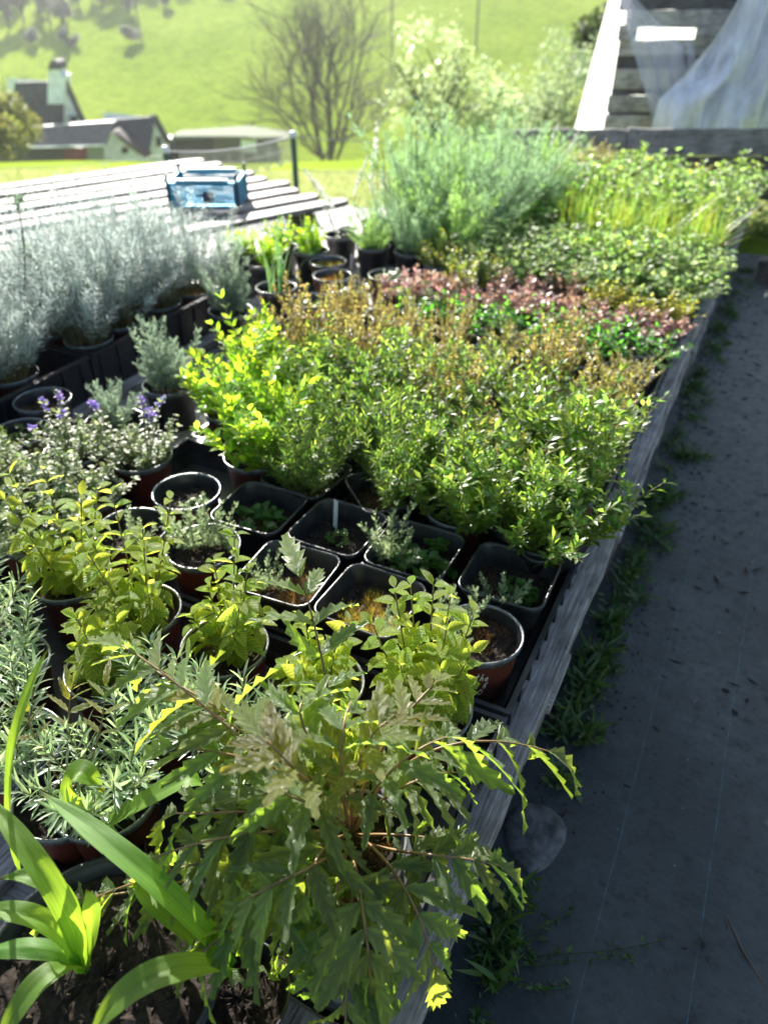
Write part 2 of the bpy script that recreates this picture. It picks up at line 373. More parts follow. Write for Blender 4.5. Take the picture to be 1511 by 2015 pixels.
# leaf materials
LM = {
 'savory': leafmat('savory_leaf', (.10, .17, .03), (.46, .68, .08), .52, .38, .4),
 'savory2': leafmat('deep_savory_leaf', (.065, .13, .03), (.30, .50, .07), .5, .35, .4),
 'tansy': leafmat('bright_leaf', (.13, .25, .02), (.62, .92, .05), .6, .4, .25),
 'thyme': leafmat('thyme_leaf', (.16, .125, .04), (.55, .44, .12), .5, .4, .45, .04),
 'thymeg': leafmat('golden_thyme_leaf', (.17, .17, .035), (.62, .60, .12), .5, .4, .45, .03),
 'low': leafmat('low_green_leaf', (.05, .16, .02), (.22, .60, .05), .5, .35, .3),
 'red': leafmat('red_sedum_leaf', (.27, .155, .15), (.60, .34, .28), .45, .35, .45, .03),
 'pinkbr': leafmat('brown_sage_leaf', (.26, .155, .115), (.58, .36, .22), .45, .4, .4, .03),
 'yellow': leafmat('yellow_sedum_leaf', (.30, .30, .03), (.75, .75, .08), .5, .35, .3),
 'marj': leafmat('marjoram_leaf', (.14, .20, .085), (.45, .62, .20), .47, .5, .4),
 'marj2': leafmat('pale_marjoram_leaf', (.14, .22, .065), (.44, .68, .17), .5, .48, .4),
 'parsley': leafmat('parsley_leaf', (.045, .13, .02), (.22, .50, .05), .5, .35, .35),
 'chive': leafmat('chive_blade', (.10, .20, .03), (.38, .60, .08), .5, .35, .35),
 'leek': leafmat('leek_blade', (.08, .17, .06), (.26, .46, .14), .4, .35, .3),
 'dill': leafmat('dill_thread', (.12, .21, .12), (.38, .60, .30), .5, .45, .4),
 'dillg': leafmat('green_dill_thread', (.11, .22, .06), (.42, .70, .17), .5, .45, .35),
 'silver': leafmat('silver_leaf', (.42, .49, .46), (.60, .70, .64), .42, .5, .3, .02),
 'santo': leafmat('santolina_leaf', (.18, .25, .19), (.36, .48, .32), .4, .5, .3, .02),
 'arte': leafmat('artemisia_leaf', (.22, .29, .17), (.46, .58, .30), .42, .5, .3),
 'catm': leafmat('catmint_leaf', (.17, .22, .11), (.42, .52, .20), .46, .5, .35, .03),
 'oreg': leafmat('oregano_leaf', (.29, .42, .07), (.88, 1.0, .12), .6, .36, .22, .02, per='object', vein=(38, 1.2, .006)),
 'lav': leafmat('lavender_leaf', (.24, .32, .20), (.50, .68, .28), .42, .33, .3, .02, per='object'),
 'valer': leafmat('valerian_leaflet', (.15, .20, .105), (.68, .92, .08), .48, .25, .25, .02, per='object', vein=(30, 1.6, .010), spec=.6),
 'valer2': leafmat('reddish_valerian_leaflet', (.18, .20, .09), (.85, .85, .08), .5, .3, .25, .03, per='object', vein=(30, 1.6, .010), spec=.6),
 'strap': leafmat('strap_leaf', (.12, .24, .04), (.55, .85, .06), .52, .5, .12, .015, per='object'),
 'moss_o': leafmat('orange_moss', (.34, .17, .03), (.72, .38, .05), .45, .5, .5, .04),
 'moss_y': leafmat('yellow_moss', (.40, .33, .04), (.85, .70, .08), .45, .5, .4, .03),
 'moss_b': leafmat('brown_moss', (.26, .13, .03), (.65, .32, .06), .4, .5, .5, .04),
 'seed': leafmat('seedling_leaf', (.09, .20, .03), (.36, .62, .08), .5, .35, .3),
 'purple': leafmat('purple_petal', (.30, .22, .60), (.48, .36, .85), .4, .5, .3),
 'white': leafmat('white_petal', (.75, .75, .72), (.85, .85, .8), .4, .5, .15),
 'shrub': leafmat('pale_shrub_leaf', (.25, .31, .17), (.60, .74, .36), .5, .4, .35),
 'grass': leafmat('meadow_grass', (.24, .27, .10), (.50, .54, .22), .4, .5, .35, .03),
 'weed': leafmat('path_weed_leaf', (.045, .10, .02), (.16, .30, .05), .4, .45, .4),
 'conif': leafmat('dark_needles', (.03, .05, .02), (.08, .12, .03), .3, .5, .4),
 'bush': leafmat('olive_bush_leaf', (.12, .14, .03), (.36, .38, .07), .4, .45, .4),
}
def strap_veins(m):
    t = m.node_tree; L = t.links; p = t.nodes['Principled BSDF']; tr = [n for n in t.nodes if n.bl_idname == 'ShaderNodeBsdfTranslucent'][0]
    a = N(t, 'ShaderNodeAttribute', attribute_name='across'); b = N(t, 'ShaderNodeAttribute', attribute_name='along')
    cx = N(t, 'ShaderNodeCombineXYZ'); k1 = N(t, 'ShaderNodeMath', operation='MULTIPLY'); k1.inputs[1].default_value = 14; L.new(a.outputs['Fac'], k1.inputs[0]); L.new(k1.outputs[0], cx.inputs[0])
    k2 = N(t, 'ShaderNodeMath', operation='MULTIPLY'); k2.inputs[1].default_value = 1.5; L.new(b.outputs['Fac'], k2.inputs[0]); L.new(k2.outputs[0], cx.inputs[1])
    n = t.nodes.new('ShaderNodeTexNoise'); n.inputs['Scale'].default_value = 1; n.inputs['Detail'].default_value = 4; L.new(cx.outputs[0], n.inputs['Vector'])
    vs = ramp(t, n.outputs[0], [(.35, (.60, .66, .55)), (.6, (1, 1, 1))])
    tip = ramp(t, b.outputs['Fac'], [(.0, (.8, .95, .7)), (.15, (1, 1, 1)), (.93, (1, 1, 1)), (.985, (.75, .45, .2))])
    mm = t.nodes.new('ShaderNodeMix'); mm.data_type = 'RGBA'; mm.blend_type = 'MULTIPLY'; mm.inputs[0].default_value = 1; L.new(vs.outputs[0], mm.inputs[6]); L.new(tip.outputs[0], mm.inputs[7])
    for sock in (p.inputs['Base Color'], tr.inputs[0]):
        src = sock.links[0].from_socket; q = t.nodes.new('ShaderNodeMix'); q.data_type = 'RGBA'; q.blend_type = 'MULTIPLY'; q.inputs[0].default_value = 1
        L.new(src, q.inputs[6]); L.new(mm.outputs[2], q.inputs[7]); L.new(q.outputs[2], sock)
    bump(t, n.outputs[0], .5, .0015, p)
strap_veins(LM['strap'])
M_stem = plain('green_brown_stem', (.16, .15, .06), .6)
M_stemr = plain('reddish_leaf_stalk', (.20, .12, .045), .45, nscale=30)
M_stemb = plain('brown_stem', (.10, .06, .035), .7)
M_bark = plain('grey_bark', (.075, .068, .058), .8, nscale=8)

# ------------------------------------------------------------ plant meshes (joined foliage of small leaved herbs)
def sprig_points(n, h, tilt, spread, bend=.3, base_r=.03, hv=.25):
    """n stems: returns list of arrays of points from base to tip"""
    out = []
    for i in range(n):
        a = rng.uniform(0, 2 * math.pi); r0 = base_r * math.sqrt(rng.random())
        b = np.array([r0 * math.cos(a), r0 * math.sin(a), 0])
        tl = min(tilt * r0 / base_r + rng.normal(0, .1), tilt * 1.1 + .05); L = h * rng.uniform(1 - hv, 1 + hv * .6) * (1.08 - .38 * (r0 / base_r) ** 2)
        a2 = a + rng.normal(0, .4); t = np.linspace(0, 1, 7)[:, None]
        d = np.array([math.cos(a2), math.sin(a2), 0])
        p = b + d * (spread * t * math.sin(tl) * L * (1 + bend * t)) + np.array([0, 0, 1]) * t * L * math.cos(tl) * (1 - .12 * t * abs(tl))
        p = p + rng.normal(0, .004, (7, 3)) * t
        out.append(p)
    return out
def along(p, k):
    t = np.linspace(0, len(p) - 1, k); i = np.minimum(t.astype(int), len(p) - 2); f = (t - i)[:, None]
    return p[i] * (1 - f) + p[i + 1] * f, unit(p[i + 1] - p[i])
def herb(name, mat, n=40, h=.2, tilt=.5, spread=1.2, base_r=.04, nodes=14, per=3, ll=.014, lw=.28, up=.5, segs=2, start=.15, topsmall=.6, stem_r=.0009, hv=.25, stem=True, curl=.2, mats2=None, mix2=0, cross=1, side=0):
    V, F = leaf_shape(segs, lw, .1, curl, .5, cross)
    g = G(); P, D, S = [], [], []
    shoots = sprig_points(n, h, tilt, spread, base_r=base_r, hv=hv); nm_ = nodes
    for p in list(shoots):
        for q_ in range(side):
            f_ = rng.uniform(1.2, 5); b_ = p[int(f_)]; L_ = h * rng.uniform(.18, .38) * (1 - .07 * f_); a_ = rng.uniform(0, 6.3)
            o_ = unit(np.array([math.cos(a_), math.sin(a_), 0]) + np.append(b_[:2] / (base_r + .001) * .25, 0)); t_ = np.linspace(0, 1, 7)[:, None]
            shoots.append(b_ + o_ * L_ * .75 * (t_ - .25 * t_ * t_) + np.array([0, 0, 1.]) * L_ * (.25 * t_ + .65 * t_ * t_))
    for ip, p in enumerate(shoots):
        nodes = nm_ if ip < n else max(5, int(nm_ * .45))
        if stem: g.tube(p[::2], np.linspace(stem_r * 1.5, stem_r * .6, 4), 3, 1, False)
        q, d = along(p, nodes); f = np.linspace(0, 1, nodes); k = f >= start; q, d, f = q[k], d[k], f[k]
        for j in range(per):
            a = np.arange(len(q)) * (math.pi / 2 if per == 2 else 2.399) + j * 2 * math.pi / per + rng.normal(0, .35, len(q))
            rad = np.stack([np.cos(a), np.sin(a), np.zeros(len(q))], -1)
            dd = unit(rad + d * (up + .6 * f[:, None]) + rng.normal(0, .2, rad.shape))
            P.append(q); D.append(dd); S.append(ll * (1 - (1 - topsmall) * f) * rng.uniform(.7, 1.25, len(q)))
    P, D, S = np.concatenate(P), np.concatenate(D), np.concatenate(S)
    Nn = np.array([0, 0, 1.]) + rvec(len(P), .35)
    M = frames(D, Nn) * S[:, None, None]
    if mix2:
        k = rng.random(len(P)) < mix2
        g.inst(V, F, M[~k], P[~k], 0); g.inst(V, F, M[k], P[k], 2)
        return g.mesh(name, [mat, M_stem, mats2])
    g.inst(V, F, M, P, 0)
    return g.mesh(name, [mat, M_stem])
def blades(name, mat, n=120, h=.15, r=.035, w=.002, lean=.5, hv=.3, bend=.5, segs=4, mat2=None):
    g = G()
    t = np.linspace(0, 1, segs + 1)
    for i in range(n):
        a = rng.uniform(0, 2 * math.pi); r0 = r * math.sqrt(rng.random()); L = h * rng.uniform(1 - hv, 1 + hv)
        tl = rng.normal(0, lean * .5) + lean * .4; a2 = a + rng.normal(0, .8)
        d = np.array([math.cos(a2), math.sin(a2), 0]); s = np.array([-d[1], d[0], 0])
        c = np.array([r0 * math.cos(a), r0 * math.sin(a), 0]) + d * (math.sin(tl) * L * (t + bend * t * t))[:, None] + np.array([0, 0, 1]) * (L * math.cos(tl) * (t - .25 * bend * t * t))[:, None]
        ww = w * (1 - t * .9) * .5
        V = np.concatenate([c - s * ww[:, None], c + s * ww[:, None]]); k = segs + 1
        F = [(j, j + k, j + k + 1, j + 1) for j in range(segs)]
        g.add(V, F, 1 if (mat2 and rng.random() < .15) else 0)
    return g.mesh(name, [mat, mat2 or mat])
def feather(name, mat, n=26, h=.3, tilt=.45, spread=1.2, base_r=.04, nodes=12, per=3, bl=.03, threads=7, tw=.0012, tl=.012, hv=.25, stem_r=.0016, mat_stem=None, start=.15):
    """feathery plants: stems carrying plumes of fine threads"""
    g = G()
    # plume template: thin triangles
    tv, tfc = [], []
    for i in range(threads):
        f = (i + 1) / threads
        for sgn in (-1, 1):
            b = np.array([0, f * .9, 0]); d = np.array([sgn * .8, .7, rng.normal(0, .5)]); d /= np.linalg.norm(d)
            L = tl / bl * (1.15 - .5 * f); k = len(tv) * 1
            s = np.array([-d[1], d[0], 0]) * tw / bl * .5
            tv += [b - s, b + s, b + d * L]; tfc.append((k, k + 1, k + 2))
    tv += [np.array([-tw / bl * .4, 0, 0]), np.array([tw / bl * .4, 0, 0]), np.array([0, 1.05, 0])]; tfc.append((len(tv) - 3, len(tv) - 2, len(tv) - 1))
    V, F = np.array(tv), np.array(tfc)
    P, D, S = [], [], []
    for p in sprig_points(n, h, tilt, spread, base_r=base_r, hv=hv):
        g.tube(p[::2], np.linspace(stem_r, stem_r * .4, 4), 3, 1, False)
        q, d = along(p, nodes); f = np.linspace(0, 1, nodes); k = f >= start; q, d, f = q[k], d[k], f[k]
        for j in range(per):
            a = np.arange(len(q)) * 2.399 + j * 2 * math.pi / per + rng.normal(0, .3, len(q))
            rad = np.stack([np.cos(a), np.sin(a), np.zeros(len(q))], -1)
            P.append(q); D.append(unit(rad + d * (.7 + f[:, None]))); S.append(bl * (1.1 - .5 * f) * rng.uniform(.7, 1.2, len(q)))
    P, D, S = np.concatenate(P), np.concatenate(D), np.concatenate(S)
    g.inst(V, F, frames(D, rvec(len(P)) + .01) * S[:, None, None], P, 0)
    return g.mesh(name, [mat, mat_stem or M_stem])
def moss(name, mat, r=.055, n=260, h=.02, square=False):
    g = G(); V, F = leaf_shape(1, .5, 0, .1); n *= 2; h *= .62
    P = rng.uniform(-r, r, (n, 3)); P[:, 2] = 0
    if not square: P = P[np.hypot(P[:, 0], P[:, 1]) < r]
    k = (np.sin(P[:, 0] * 90 + 1) + np.sin(P[:, 1] * 80)) > -.9; P = P[k]
    for rep in range(3):
        D = rvec(len(P), .5) + np.array([0, 0, 1.]); g.inst(V, F, frames(D, rvec(len(P))) * (h * rng.uniform(.3, 1, len(P)))[:, None, None], P + rvec(len(P), .002), 0)
    return g.mesh(name, [mat])
def seedlings(name, mat, r=.045, n=12, h=.03, ll=.014, lw=.6):
    g = G(); V, F = leaf_shape(3, lw, .1, .2)
    for i in range(n):
        a = rng.uniform(0, 6.3); q = r * math.sqrt(rng.random()); b = np.array([q * math.cos(a), q * math.sin(a), 0]); hh = h * rng.uniform(.4, 1.2)
        tip = b + np.array([rng.normal(0, .006), rng.normal(0, .006), hh]); g.tube([b, tip], [.0009, .0006], 3, 1, False)
        k = rng.integers(5, 10); aa = rng.uniform(0, 6.3, k); f = rng.uniform(.35, 1, k)[:, None]
        D = np.stack([np.cos(aa), np.sin(aa), rng.uniform(.1, .8, k)], -1)
        g.inst(V, F, frames(D, np.array([0, 0, 1.]) + rvec(k, .2)) * (ll * rng.uniform(.6, 1.2, k))[:, None, None], b * (1 - f) + tip * f)
    return g.mesh(name, [mat, M_stem])
def spikes(name, mat, n=6, h=.22, base_r=.03, sl=.05, per=5, ps=.007, petal=None, leafm=None):
    """upright stems with paired leaves and a flower spike on top"""
    g = G(); V, F = leaf_shape(2, .6, .1, .3); LV, LF = leaf_shape(3, .62, .15, .35)
    for p in sprig_points(n, h, .3, 1, base_r=base_r, hv=.2):
        g.tube(p[::2], np.linspace(.0018, .0009, 4), 4, 1, False); tip = p[-1]; d = unit(p[-1] - p[-2])
        k = int(sl / .0035)
        for i in range(k):
            c = tip - d * sl * (i / k); a = rng.uniform(0, 6.3, per)
            D = np.stack([np.cos(a), np.sin(a), np.full(per, .5)], -1)
            g.inst(V, F, frames(D, rvec(per) + .1) * (ps * (.5 + .7 * math.sin(math.pi * (i + 1) / (k + 1))) * rng.uniform(.6, 1.2, per))[:, None, None], np.repeat(c[None], per, 0), 0 if rng.random() < .65 else 2)
        q, dd = along(p, 12)
        for i in range(1, 11):
            a = (i % 2) * math.pi / 2 + rng.normal(0, .3) + np.array([0, math.pi]); L = .020 * (1.1 - i / 16)
            D = np.stack([np.cos(a), np.sin(a), np.full(2, .35)], -1)
            g.inst(LV, LF, frames(D, np.array([[0, 0, 1.]] * 2)) * L, np.repeat(q[i][None], 2, 0), 2)
            if rng.random() < .7:
                a = rng.uniform(0, 6.3, 3); D = np.stack([np.cos(a), np.sin(a), np.full(3, .8)], -1)
                g.inst(LV, LF, frames(D, np.array([[0, 0, 1.]] * 3)) * L * .6, np.repeat(q[i][None], 3, 0), 2)
    return g.mesh(name, [petal or LM['purple'], M_stem, leafm or LM['catm']])

SP = {}
def species(key, fn, k=3): SP[key] = [fn(i) for i in range(k)]
species('savory', lambda i: herb('savory_foliage', LM['savory'], 24, .17, .50, 1.2, .044, 15, 3, .019, .36, .5, 2, .06, .8, side=5, hv=.32, mats2=LM['savory2'], mix2=.25), 4)
species('savory2', lambda i: herb('dark_savory_foliage', LM['savory2'], 24, .155, .5, 1.2, .045, 14, 3, .017, .30, up=.6, segs=2, start=.08, topsmall=.8, side=5, hv=.3, mats2=LM['savory'], mix2=.3), 3)
species('hyssop', lambda i: herb('hyssop_foliage', LM['savory2'], 22, .19, .42, 1.1, .045, 22, 3, .020, .17, .7, 2, .1, .8, side=3, hv=.3, mats2=LM['savory'], mix2=.35), 3)
species('tansy', lambda i: herb('bright_leaf_foliage', LM['tansy'], 15, .20, .42, 1.2, .042, 12, 3, .028, .42, .7, 3, .15, .8, side=3, hv=.35, mats2=LM['savory'], mix2=.2), 3)
species('thyme', lambda i: herb('brown_thyme_foliage', LM['thyme'], 18, .19, .24, 1., .048, 26, 4, .010, .5, .8, 2, .1, .8, side=2, hv=.35, mats2=LM['thymeg'], mix2=.3), 3)
species('thymeg', lambda i: herb('golden_thyme_foliage', LM['thymeg'], 22, .145, .45, 1.2, .048, 18, 3, .011, .5, .7, 2, .1, .8, side=4, hv=.35, mats2=LM['thyme'], mix2=.3), 3)
species('low', lambda i: herb('low_green_foliage', LM['low'], 50, .075, .9, 1.5, .05, 5, 3, .019, .5, .5, 2, .3, .9, hv=.4), 2)
species('red', lambda i: herb('red_sedum_foliage', LM['red'], 34, .07, .6, 1.3, .05, 9, 4, .019, .5, .4, 2, .2, .8, hv=.35, mats2=LM['pinkbr'], mix2=.35), 2)
species('pink', lambda i: herb('brown_sage_foliage', LM['pinkbr'], 26, .085, .6, 1.3, .05, 8, 4, .026, .42, .4, 2, .2, .8, hv=.4, mats2=LM['red'], mix2=.3), 2)
species('yellow', lambda i: herb('yellow_sedum_foliage', LM['yellow'], 40, .085, .6, 1.3, .045, 8, 4, .016, .5, .4, 2, .2, .8, hv=.3), 2)
species('gold', lambda i: herb('golden_foliage', LM['yellow'], 44, .12, .6, 1.2, .045, 14, 4, .015, .4, .4, 2, .2, .8, hv=.3, mats2=LM['savory2'], mix2=.45), 1)
species('marj', lambda i: herb('marjoram_foliage', LM['marj'], 42, .12, .7, 1.3, .05, 7, 5, .022, .62, .35, 2, .2, .8, hv=.35, mats2=LM['marj2'], mix2=.4), 4)
species('marj2', lambda i: herb('pale_marjoram_foliage', LM['marj2'], 40, .125, .65, 1.3, .05, 7, 5, .026, .55, .45, 2, .2, .8, hv=.4, mats2=LM['savory'], mix2=.3), 4)
species('parsley', lambda i: herb('parsley_foliage', LM['parsley'], 34, .13, .7, 1.4, .045, 7, 4, .024, .6, .4, 3, .35, .9, hv=.35, mats2=LM['tansy'], mix2=.15), 2)
species('chive', lambda i: blades('chive_blades', LM['chive'], 200, .185, .055, .0034, .55, .35, .5, mat2=LM['yellow']), 3)
species('leek', lambda i: blades('leek_blades', LM['leek'], 14, .20, .03, .011, .4, .3, .4, 5), 2)
species('dill', lambda i: feather('dill_plumes', LM['dill'], 26, .30, .42, 1.2, .045, 14, 3, .040, 7, .0022, .016, .3), 3)
species('dillg', lambda i: feather('green_dill_plumes', LM['dillg'], 24, .27, .45, 1.2, .045, 13, 3, .040, 7, .0022, .016, .3), 2)
species('rosem', lambda i: herb('rosemary_foliage', LM['dill'], 16, .30, .35, 1.1, .04, 34, 4, .020, .12, .5, 1, .1, .7, hv=.3), 2)
species('silver', lambda i: herb('silver_foliage', LM['silver'], 70, .24, .50, 1.15, .055, 24, 4, .032, .095, .75, 2, .22, .7, hv=.3, curl=.25), 4)
species('silverup', lambda i: herb('silver_foliage', LM['silver'], 66, .27, .42, 1.1, .05, 24, 4, .032, .095, .75, 2, .34, .7, hv=.3, curl=.25), 2)
species('santo', lambda i: feather('santolina_plumes', LM['santo'], 14, .20, .35, 1.1, .03, 14, 3, .038, 6, .0040, .014, .25), 2)
species('arte', lambda i: feather('artemisia_plumes', LM['arte'], 7, .12, .5, 1.1, .035, 10, 3, .024, 5, .0036, .011, .3, start=.05), 3)
species('catm', lambda i: herb('catmint_foliage', LM['catm'], 20, .12, .55, 1.2, .045, 11, 3, .015, .68, up=.3, segs=3, start=.12, topsmall=.8, side=2, hv=.4, curl=.35), 3)
species('mosso', lambda i: moss('orange_moss_tufts', LM['moss_o'], n=400, h=.026), 1)
species('mossy', lambda i: moss('yellow_moss_tufts', LM['moss_y'], n=520, h=.032), 1)
species('mossb', lambda i: moss('brown_moss_tufts', LM['moss_b'], n=320, h=.028), 1)
species('seed', lambda i: seedlings('seedling_foliage', LM['seed']), 3)
species('seedd', lambda i: seedlings('rosette_foliage', LM['parsley'], .045, 16, .03, .020, .75), 2)

# ------------------------------------------------------------ pots, soil, trays
def round_pot(r=.067, h=.112, outer=M_terra, rim=None):
    k = r / .067
    prof = [(.001, .002), (.046 * k, 0), (.050 * k, .004), (.0605 * k, h - .014), (.0635 * k, h - .013), (.0665 * k, h - .002), (.066 * k, h + .001), (.0635 * k, h + .001), (.0622 * k, h - .002), (.0585 * k, h - .02), (.050 * k, .02)]
    return G().lathe(prof, 40, [0, 0, 0, 2, 2, 2, 2, 2, 1, 1]).mesh('pot', [outer, M_black, rim or M_rim])
def sq_ring(hw, z, cr, n=5):
    pts = []
    for (sx, sy, a0) in ((1, 1, 0), (-1, 1, 90), (-1, -1, 180), (1, -1, 270)):
        for i in range(n):
            a = R(a0 + 90 * i / (n - 1)); pts.append((sx * (hw - cr) + cr * math.cos(a), sy * (hw - cr) + cr * math.sin(a), z))
    return pts
def square_pot(hw=.0735, h=.112):
    g = G(); rings = [(.050, 0, .014), (.052, .003, .016), (hw - .006, h - .014, .020), (hw - .003, h - .013, .022), (hw, h - .002, .024), (hw - .0007, h + .0008, .024), (hw - .0035, h + .0008, .022), (hw - .0045, h - .003, .022), (hw - .009, h - .018, .020), (.056, .03, .018)]
    n = 20
    V = np.concatenate([np.array(sq_ring(*q)) for q in rings]); g.add(V, np.zeros((0, 4), int))
    for i in range(len(rings) - 1):
        F = [(i * n + j, i * n + (j + 1) % n, (i + 1) * n + (j + 1) % n, (i + 1) * n + j) for j in range(n)]
        g.f4.append(np.array(F)); g.m4.append(np.full(n, 1 if 2 <= i <= 6 else 0))
    return g.mesh('square_pot', [M_black, M_black])
def soil_mesh(r, square=False, crumbs=60):
    g = G(); V, F = [], []
    if square:
        rr = np.linspace(0, 1, 8)
        ring = np.array(sq_ring(r, 0, .018)); n = len(ring)
        for q in rr: V.append(ring * max(q, .001))
    else:
        rr = np.linspace(0, 1, 8); n = 24; a = np.linspace(0, 2 * math.pi, n, endpoint=False)
        for q in rr: V.append(np.stack([r * max(q, .001) * np.cos(a), r * max(q, .001) * np.sin(a), 0 * a], -1))
    V = np.concatenate(V); V[:, 2] += rng.normal(0, .0022, len(V)) + .004 * np.sin(V[:, 0] * 60 + rng.uniform(0, 6)) * np.cos(V[:, 1] * 50)
    F = [(i * n + j, i * n + (j + 1) % n, (i + 1) * n + (j + 1) % n, (i + 1) * n + j) for i in range(7) for j in range(n)]
    g.add(V, F, 0)
    oc = np.array([(1, 0, 0), (-1, 0, 0), (0, 1, 0), (0, -1, 0), (0, 0, 1), (0, 0, -1)], float); of = np.array([(0, 2, 4), (2, 1, 4), (1, 3, 4), (3, 0, 4), (2, 0, 5), (1, 2, 5), (3, 1, 5), (0, 3, 5)])
    k = crumbs; P = np.stack([rng.uniform(-r, r, k), rng.uniform(-r, r, k), rng.uniform(0, .005, k)], -1)
    if not square: P = P[np.hypot(P[:, 0], P[:, 1]) < r * .95]
    else: P[:, :2] *= .93
    S = rng.uniform(.0012, .0045, len(P)); M = frames(rvec(len(P)), rvec(len(P))) * S[:, None, None] * rng.uniform(.6, 1.2, (len(P), 1, 3))
    g.inst(oc, of, M, P, 1)
    return g.mesh('soil', [M_soil, M_crumb], smooth=False)
ME_RP = round_pot(); ME_RPo = round_pot(outer=M_orange); ME_RPb = round_pot(outer=M_black); ME_RPd = round_pot(outer=M_tray, rim=M_tray); ME_SQ = square_pot()
ME_SR = [soil_mesh(.058, crumbs=130) for _ in range(4)]; ME_SS = [soil_mesh(.062, True, 150) for _ in range(3)]
cnt = {}
def potted(name, label, cat, x, y, kind='round', sp=(), group=None, z=DECK, rz=None, scale=1., fill=.086, tint=None):
    rz = rng.uniform(0, 6.28) if rz is None else rz
    o = thing(name, label, cat, (x, y, z), rz, group)
    if kind in ('round', 'orange', 'black'):
        put('pot', {'round': ME_RP, 'orange': ME_RPo, 'black': ME_RPb}[kind], o); put('soil', ME_SR[rng.integers(4)], o, Matrix.Translation((0, 0, fill)))
    elif kind == 'square':
        put('pot', ME_SQ, o); put('soil', ME_SS[rng.integers(3)], o, Matrix.Translation((0, 0, fill - .012)))
    for key, s, (dx, dy) in sp:
        me = SP[key][rng.integers(len(SP[key]))]
        M = Matrix.Translation((dx, dy, fill - (.012 if kind == 'square' else 0) + .001)) @ Matrix.Rotation(rng.uniform(0, 6.28), 4, 'Z') @ Matrix.Diagonal((s * scale, s * scale, s * scale * rng.uniform(.92, 1.08), 1))
        nm = 'moss' if key.startswith('moss') else ('blades' if key in ('chive', 'leek') else 'foliage')
        put(nm, me, o, M, kind='stuff')
    return o

def tray(x0, x1, y0, y1, label, h=.058, group='black carry trays under the pots', z=DECK):
    cx, cy = (x0 + x1) / 2, (y0 + y1) / 2; o = thing('carry_tray', label, 'tray', (cx, cy, z), 0, group)
    hx, hy = (x1 - x0) / 2, (y1 - y0) / 2; g = G(); T = .0025
    def rect(ax, ay, zz): return [(-ax, -ay, zz), (ax, -ay, zz), (ax, ay, zz), (-ax, ay, zz)]
    rings = [rect(hx - .02, hy - .02, .002), rect(hx - .012, hy - .012, h * .5), rect(hx - .008, hy - .008, h * .52), rect(hx - .004, hy - .004, h - .004), rect(hx, hy, h - .004), rect(hx, hy, h), rect(hx - .008, hy - .008, h), rect(hx - .012, hy - .012, h * .5), rect(hx - .022, hy - .022, .005)]
    V = np.concatenate([np.array(q) for q in rings]); F = [(i * 4 + j, i * 4 + (j + 1) % 4, i * 4 + 4 + (j + 1) % 4, i * 4 + 4 + j) for i in range(len(rings) - 1) for j in range(4)]
    F += [(0, 3, 2, 1), (32, 33, 34, 35)]
    g.add(V, F); put('tray_body', g.mesh('tray', M_tray, smooth=False), o)
    rb = G()
    for k in range(int((y1 - y0) / .05)):
        rb.box((hx - .0065, -hy + .03 + k * .05, h * .45), (.006, .006, h * .8))
    put('ribs', rb.mesh('ribs', M_tray, smooth=False), o, kind='stuff')
    return o

# ------------------------------------------------------------ pallets
def board_mesh(L, W, T, mat, axis='y', seed=0, chips=True):
    r = np.random.default_rng(seed); n = 9; V = []
    b = .002
    for i in range(n):
        t = -L / 2 + L * i / (n - 1); ww = W / 2 + (r.normal(0, .0035) if chips else 0); w2 = W / 2 + (r.normal(0, .0035) if chips else 0); z = r.normal(0, .0008)
        if i in (0, n - 1): t += r.normal(0, .004)
        sec = [(-w2 + b, -T / 2), (ww - b, -T / 2), (ww, -T / 2 + b), (ww, T / 2 - b), (ww - b * 1.5, T / 2), (-w2 + b * 1.5, T / 2), (-w2, T / 2 - b), (-w2, -T / 2 + b)]
        V += [(s, t, q + z) if axis == 'y' else (t, s, q + z) for s, q in sec]
    F = [(i * 8 + j, i * 8 + (j + 1) % 8, i * 8 + 8 + (j + 1) % 8, i * 8 + 8 + j) for i in range(n - 1) for j in range(8)]
    g = G().add(V, F)
    for o in (0, (n - 1) * 8): g.add(np.array(V)[o:o + 8], [(0, 1, 2, 3), (0, 3, 4, 7), (4, 5, 6, 7)])
    return g.mesh('board', mat, smooth=False)
BD = {w_: [board_mesh(1.19, w_, .022, M_wood, 'y', s) for s in range(3)] for w_ in (.145, .10)}
M_gapshade = woodmat('gap_shade_bottom_wood', (.025, .018, .015), (.10, .08, .065), (.26, .23, .20), along=(22, 1, 22))  # bottom boards darkened: shade of the pallet gaps painted into the wood
BB = {w_: [board_mesh(1.19, w_, .022, M_gapshade, 'y', 60 + s) for s in range(3)] for w_ in (.145, .10)}
BX = [board_mesh(.80, .145, .020, M_woodx, 'x', 20 + s) for s in range(2)]
BK = G().box((0, 0, 0), (.098, .143, .078), jit=.0015).mesh('block', M_block, smooth=False); BKc = G().box((0, 0, 0), (.143, .143, .078), jit=.0015).mesh('block', M_block, smooth=False)
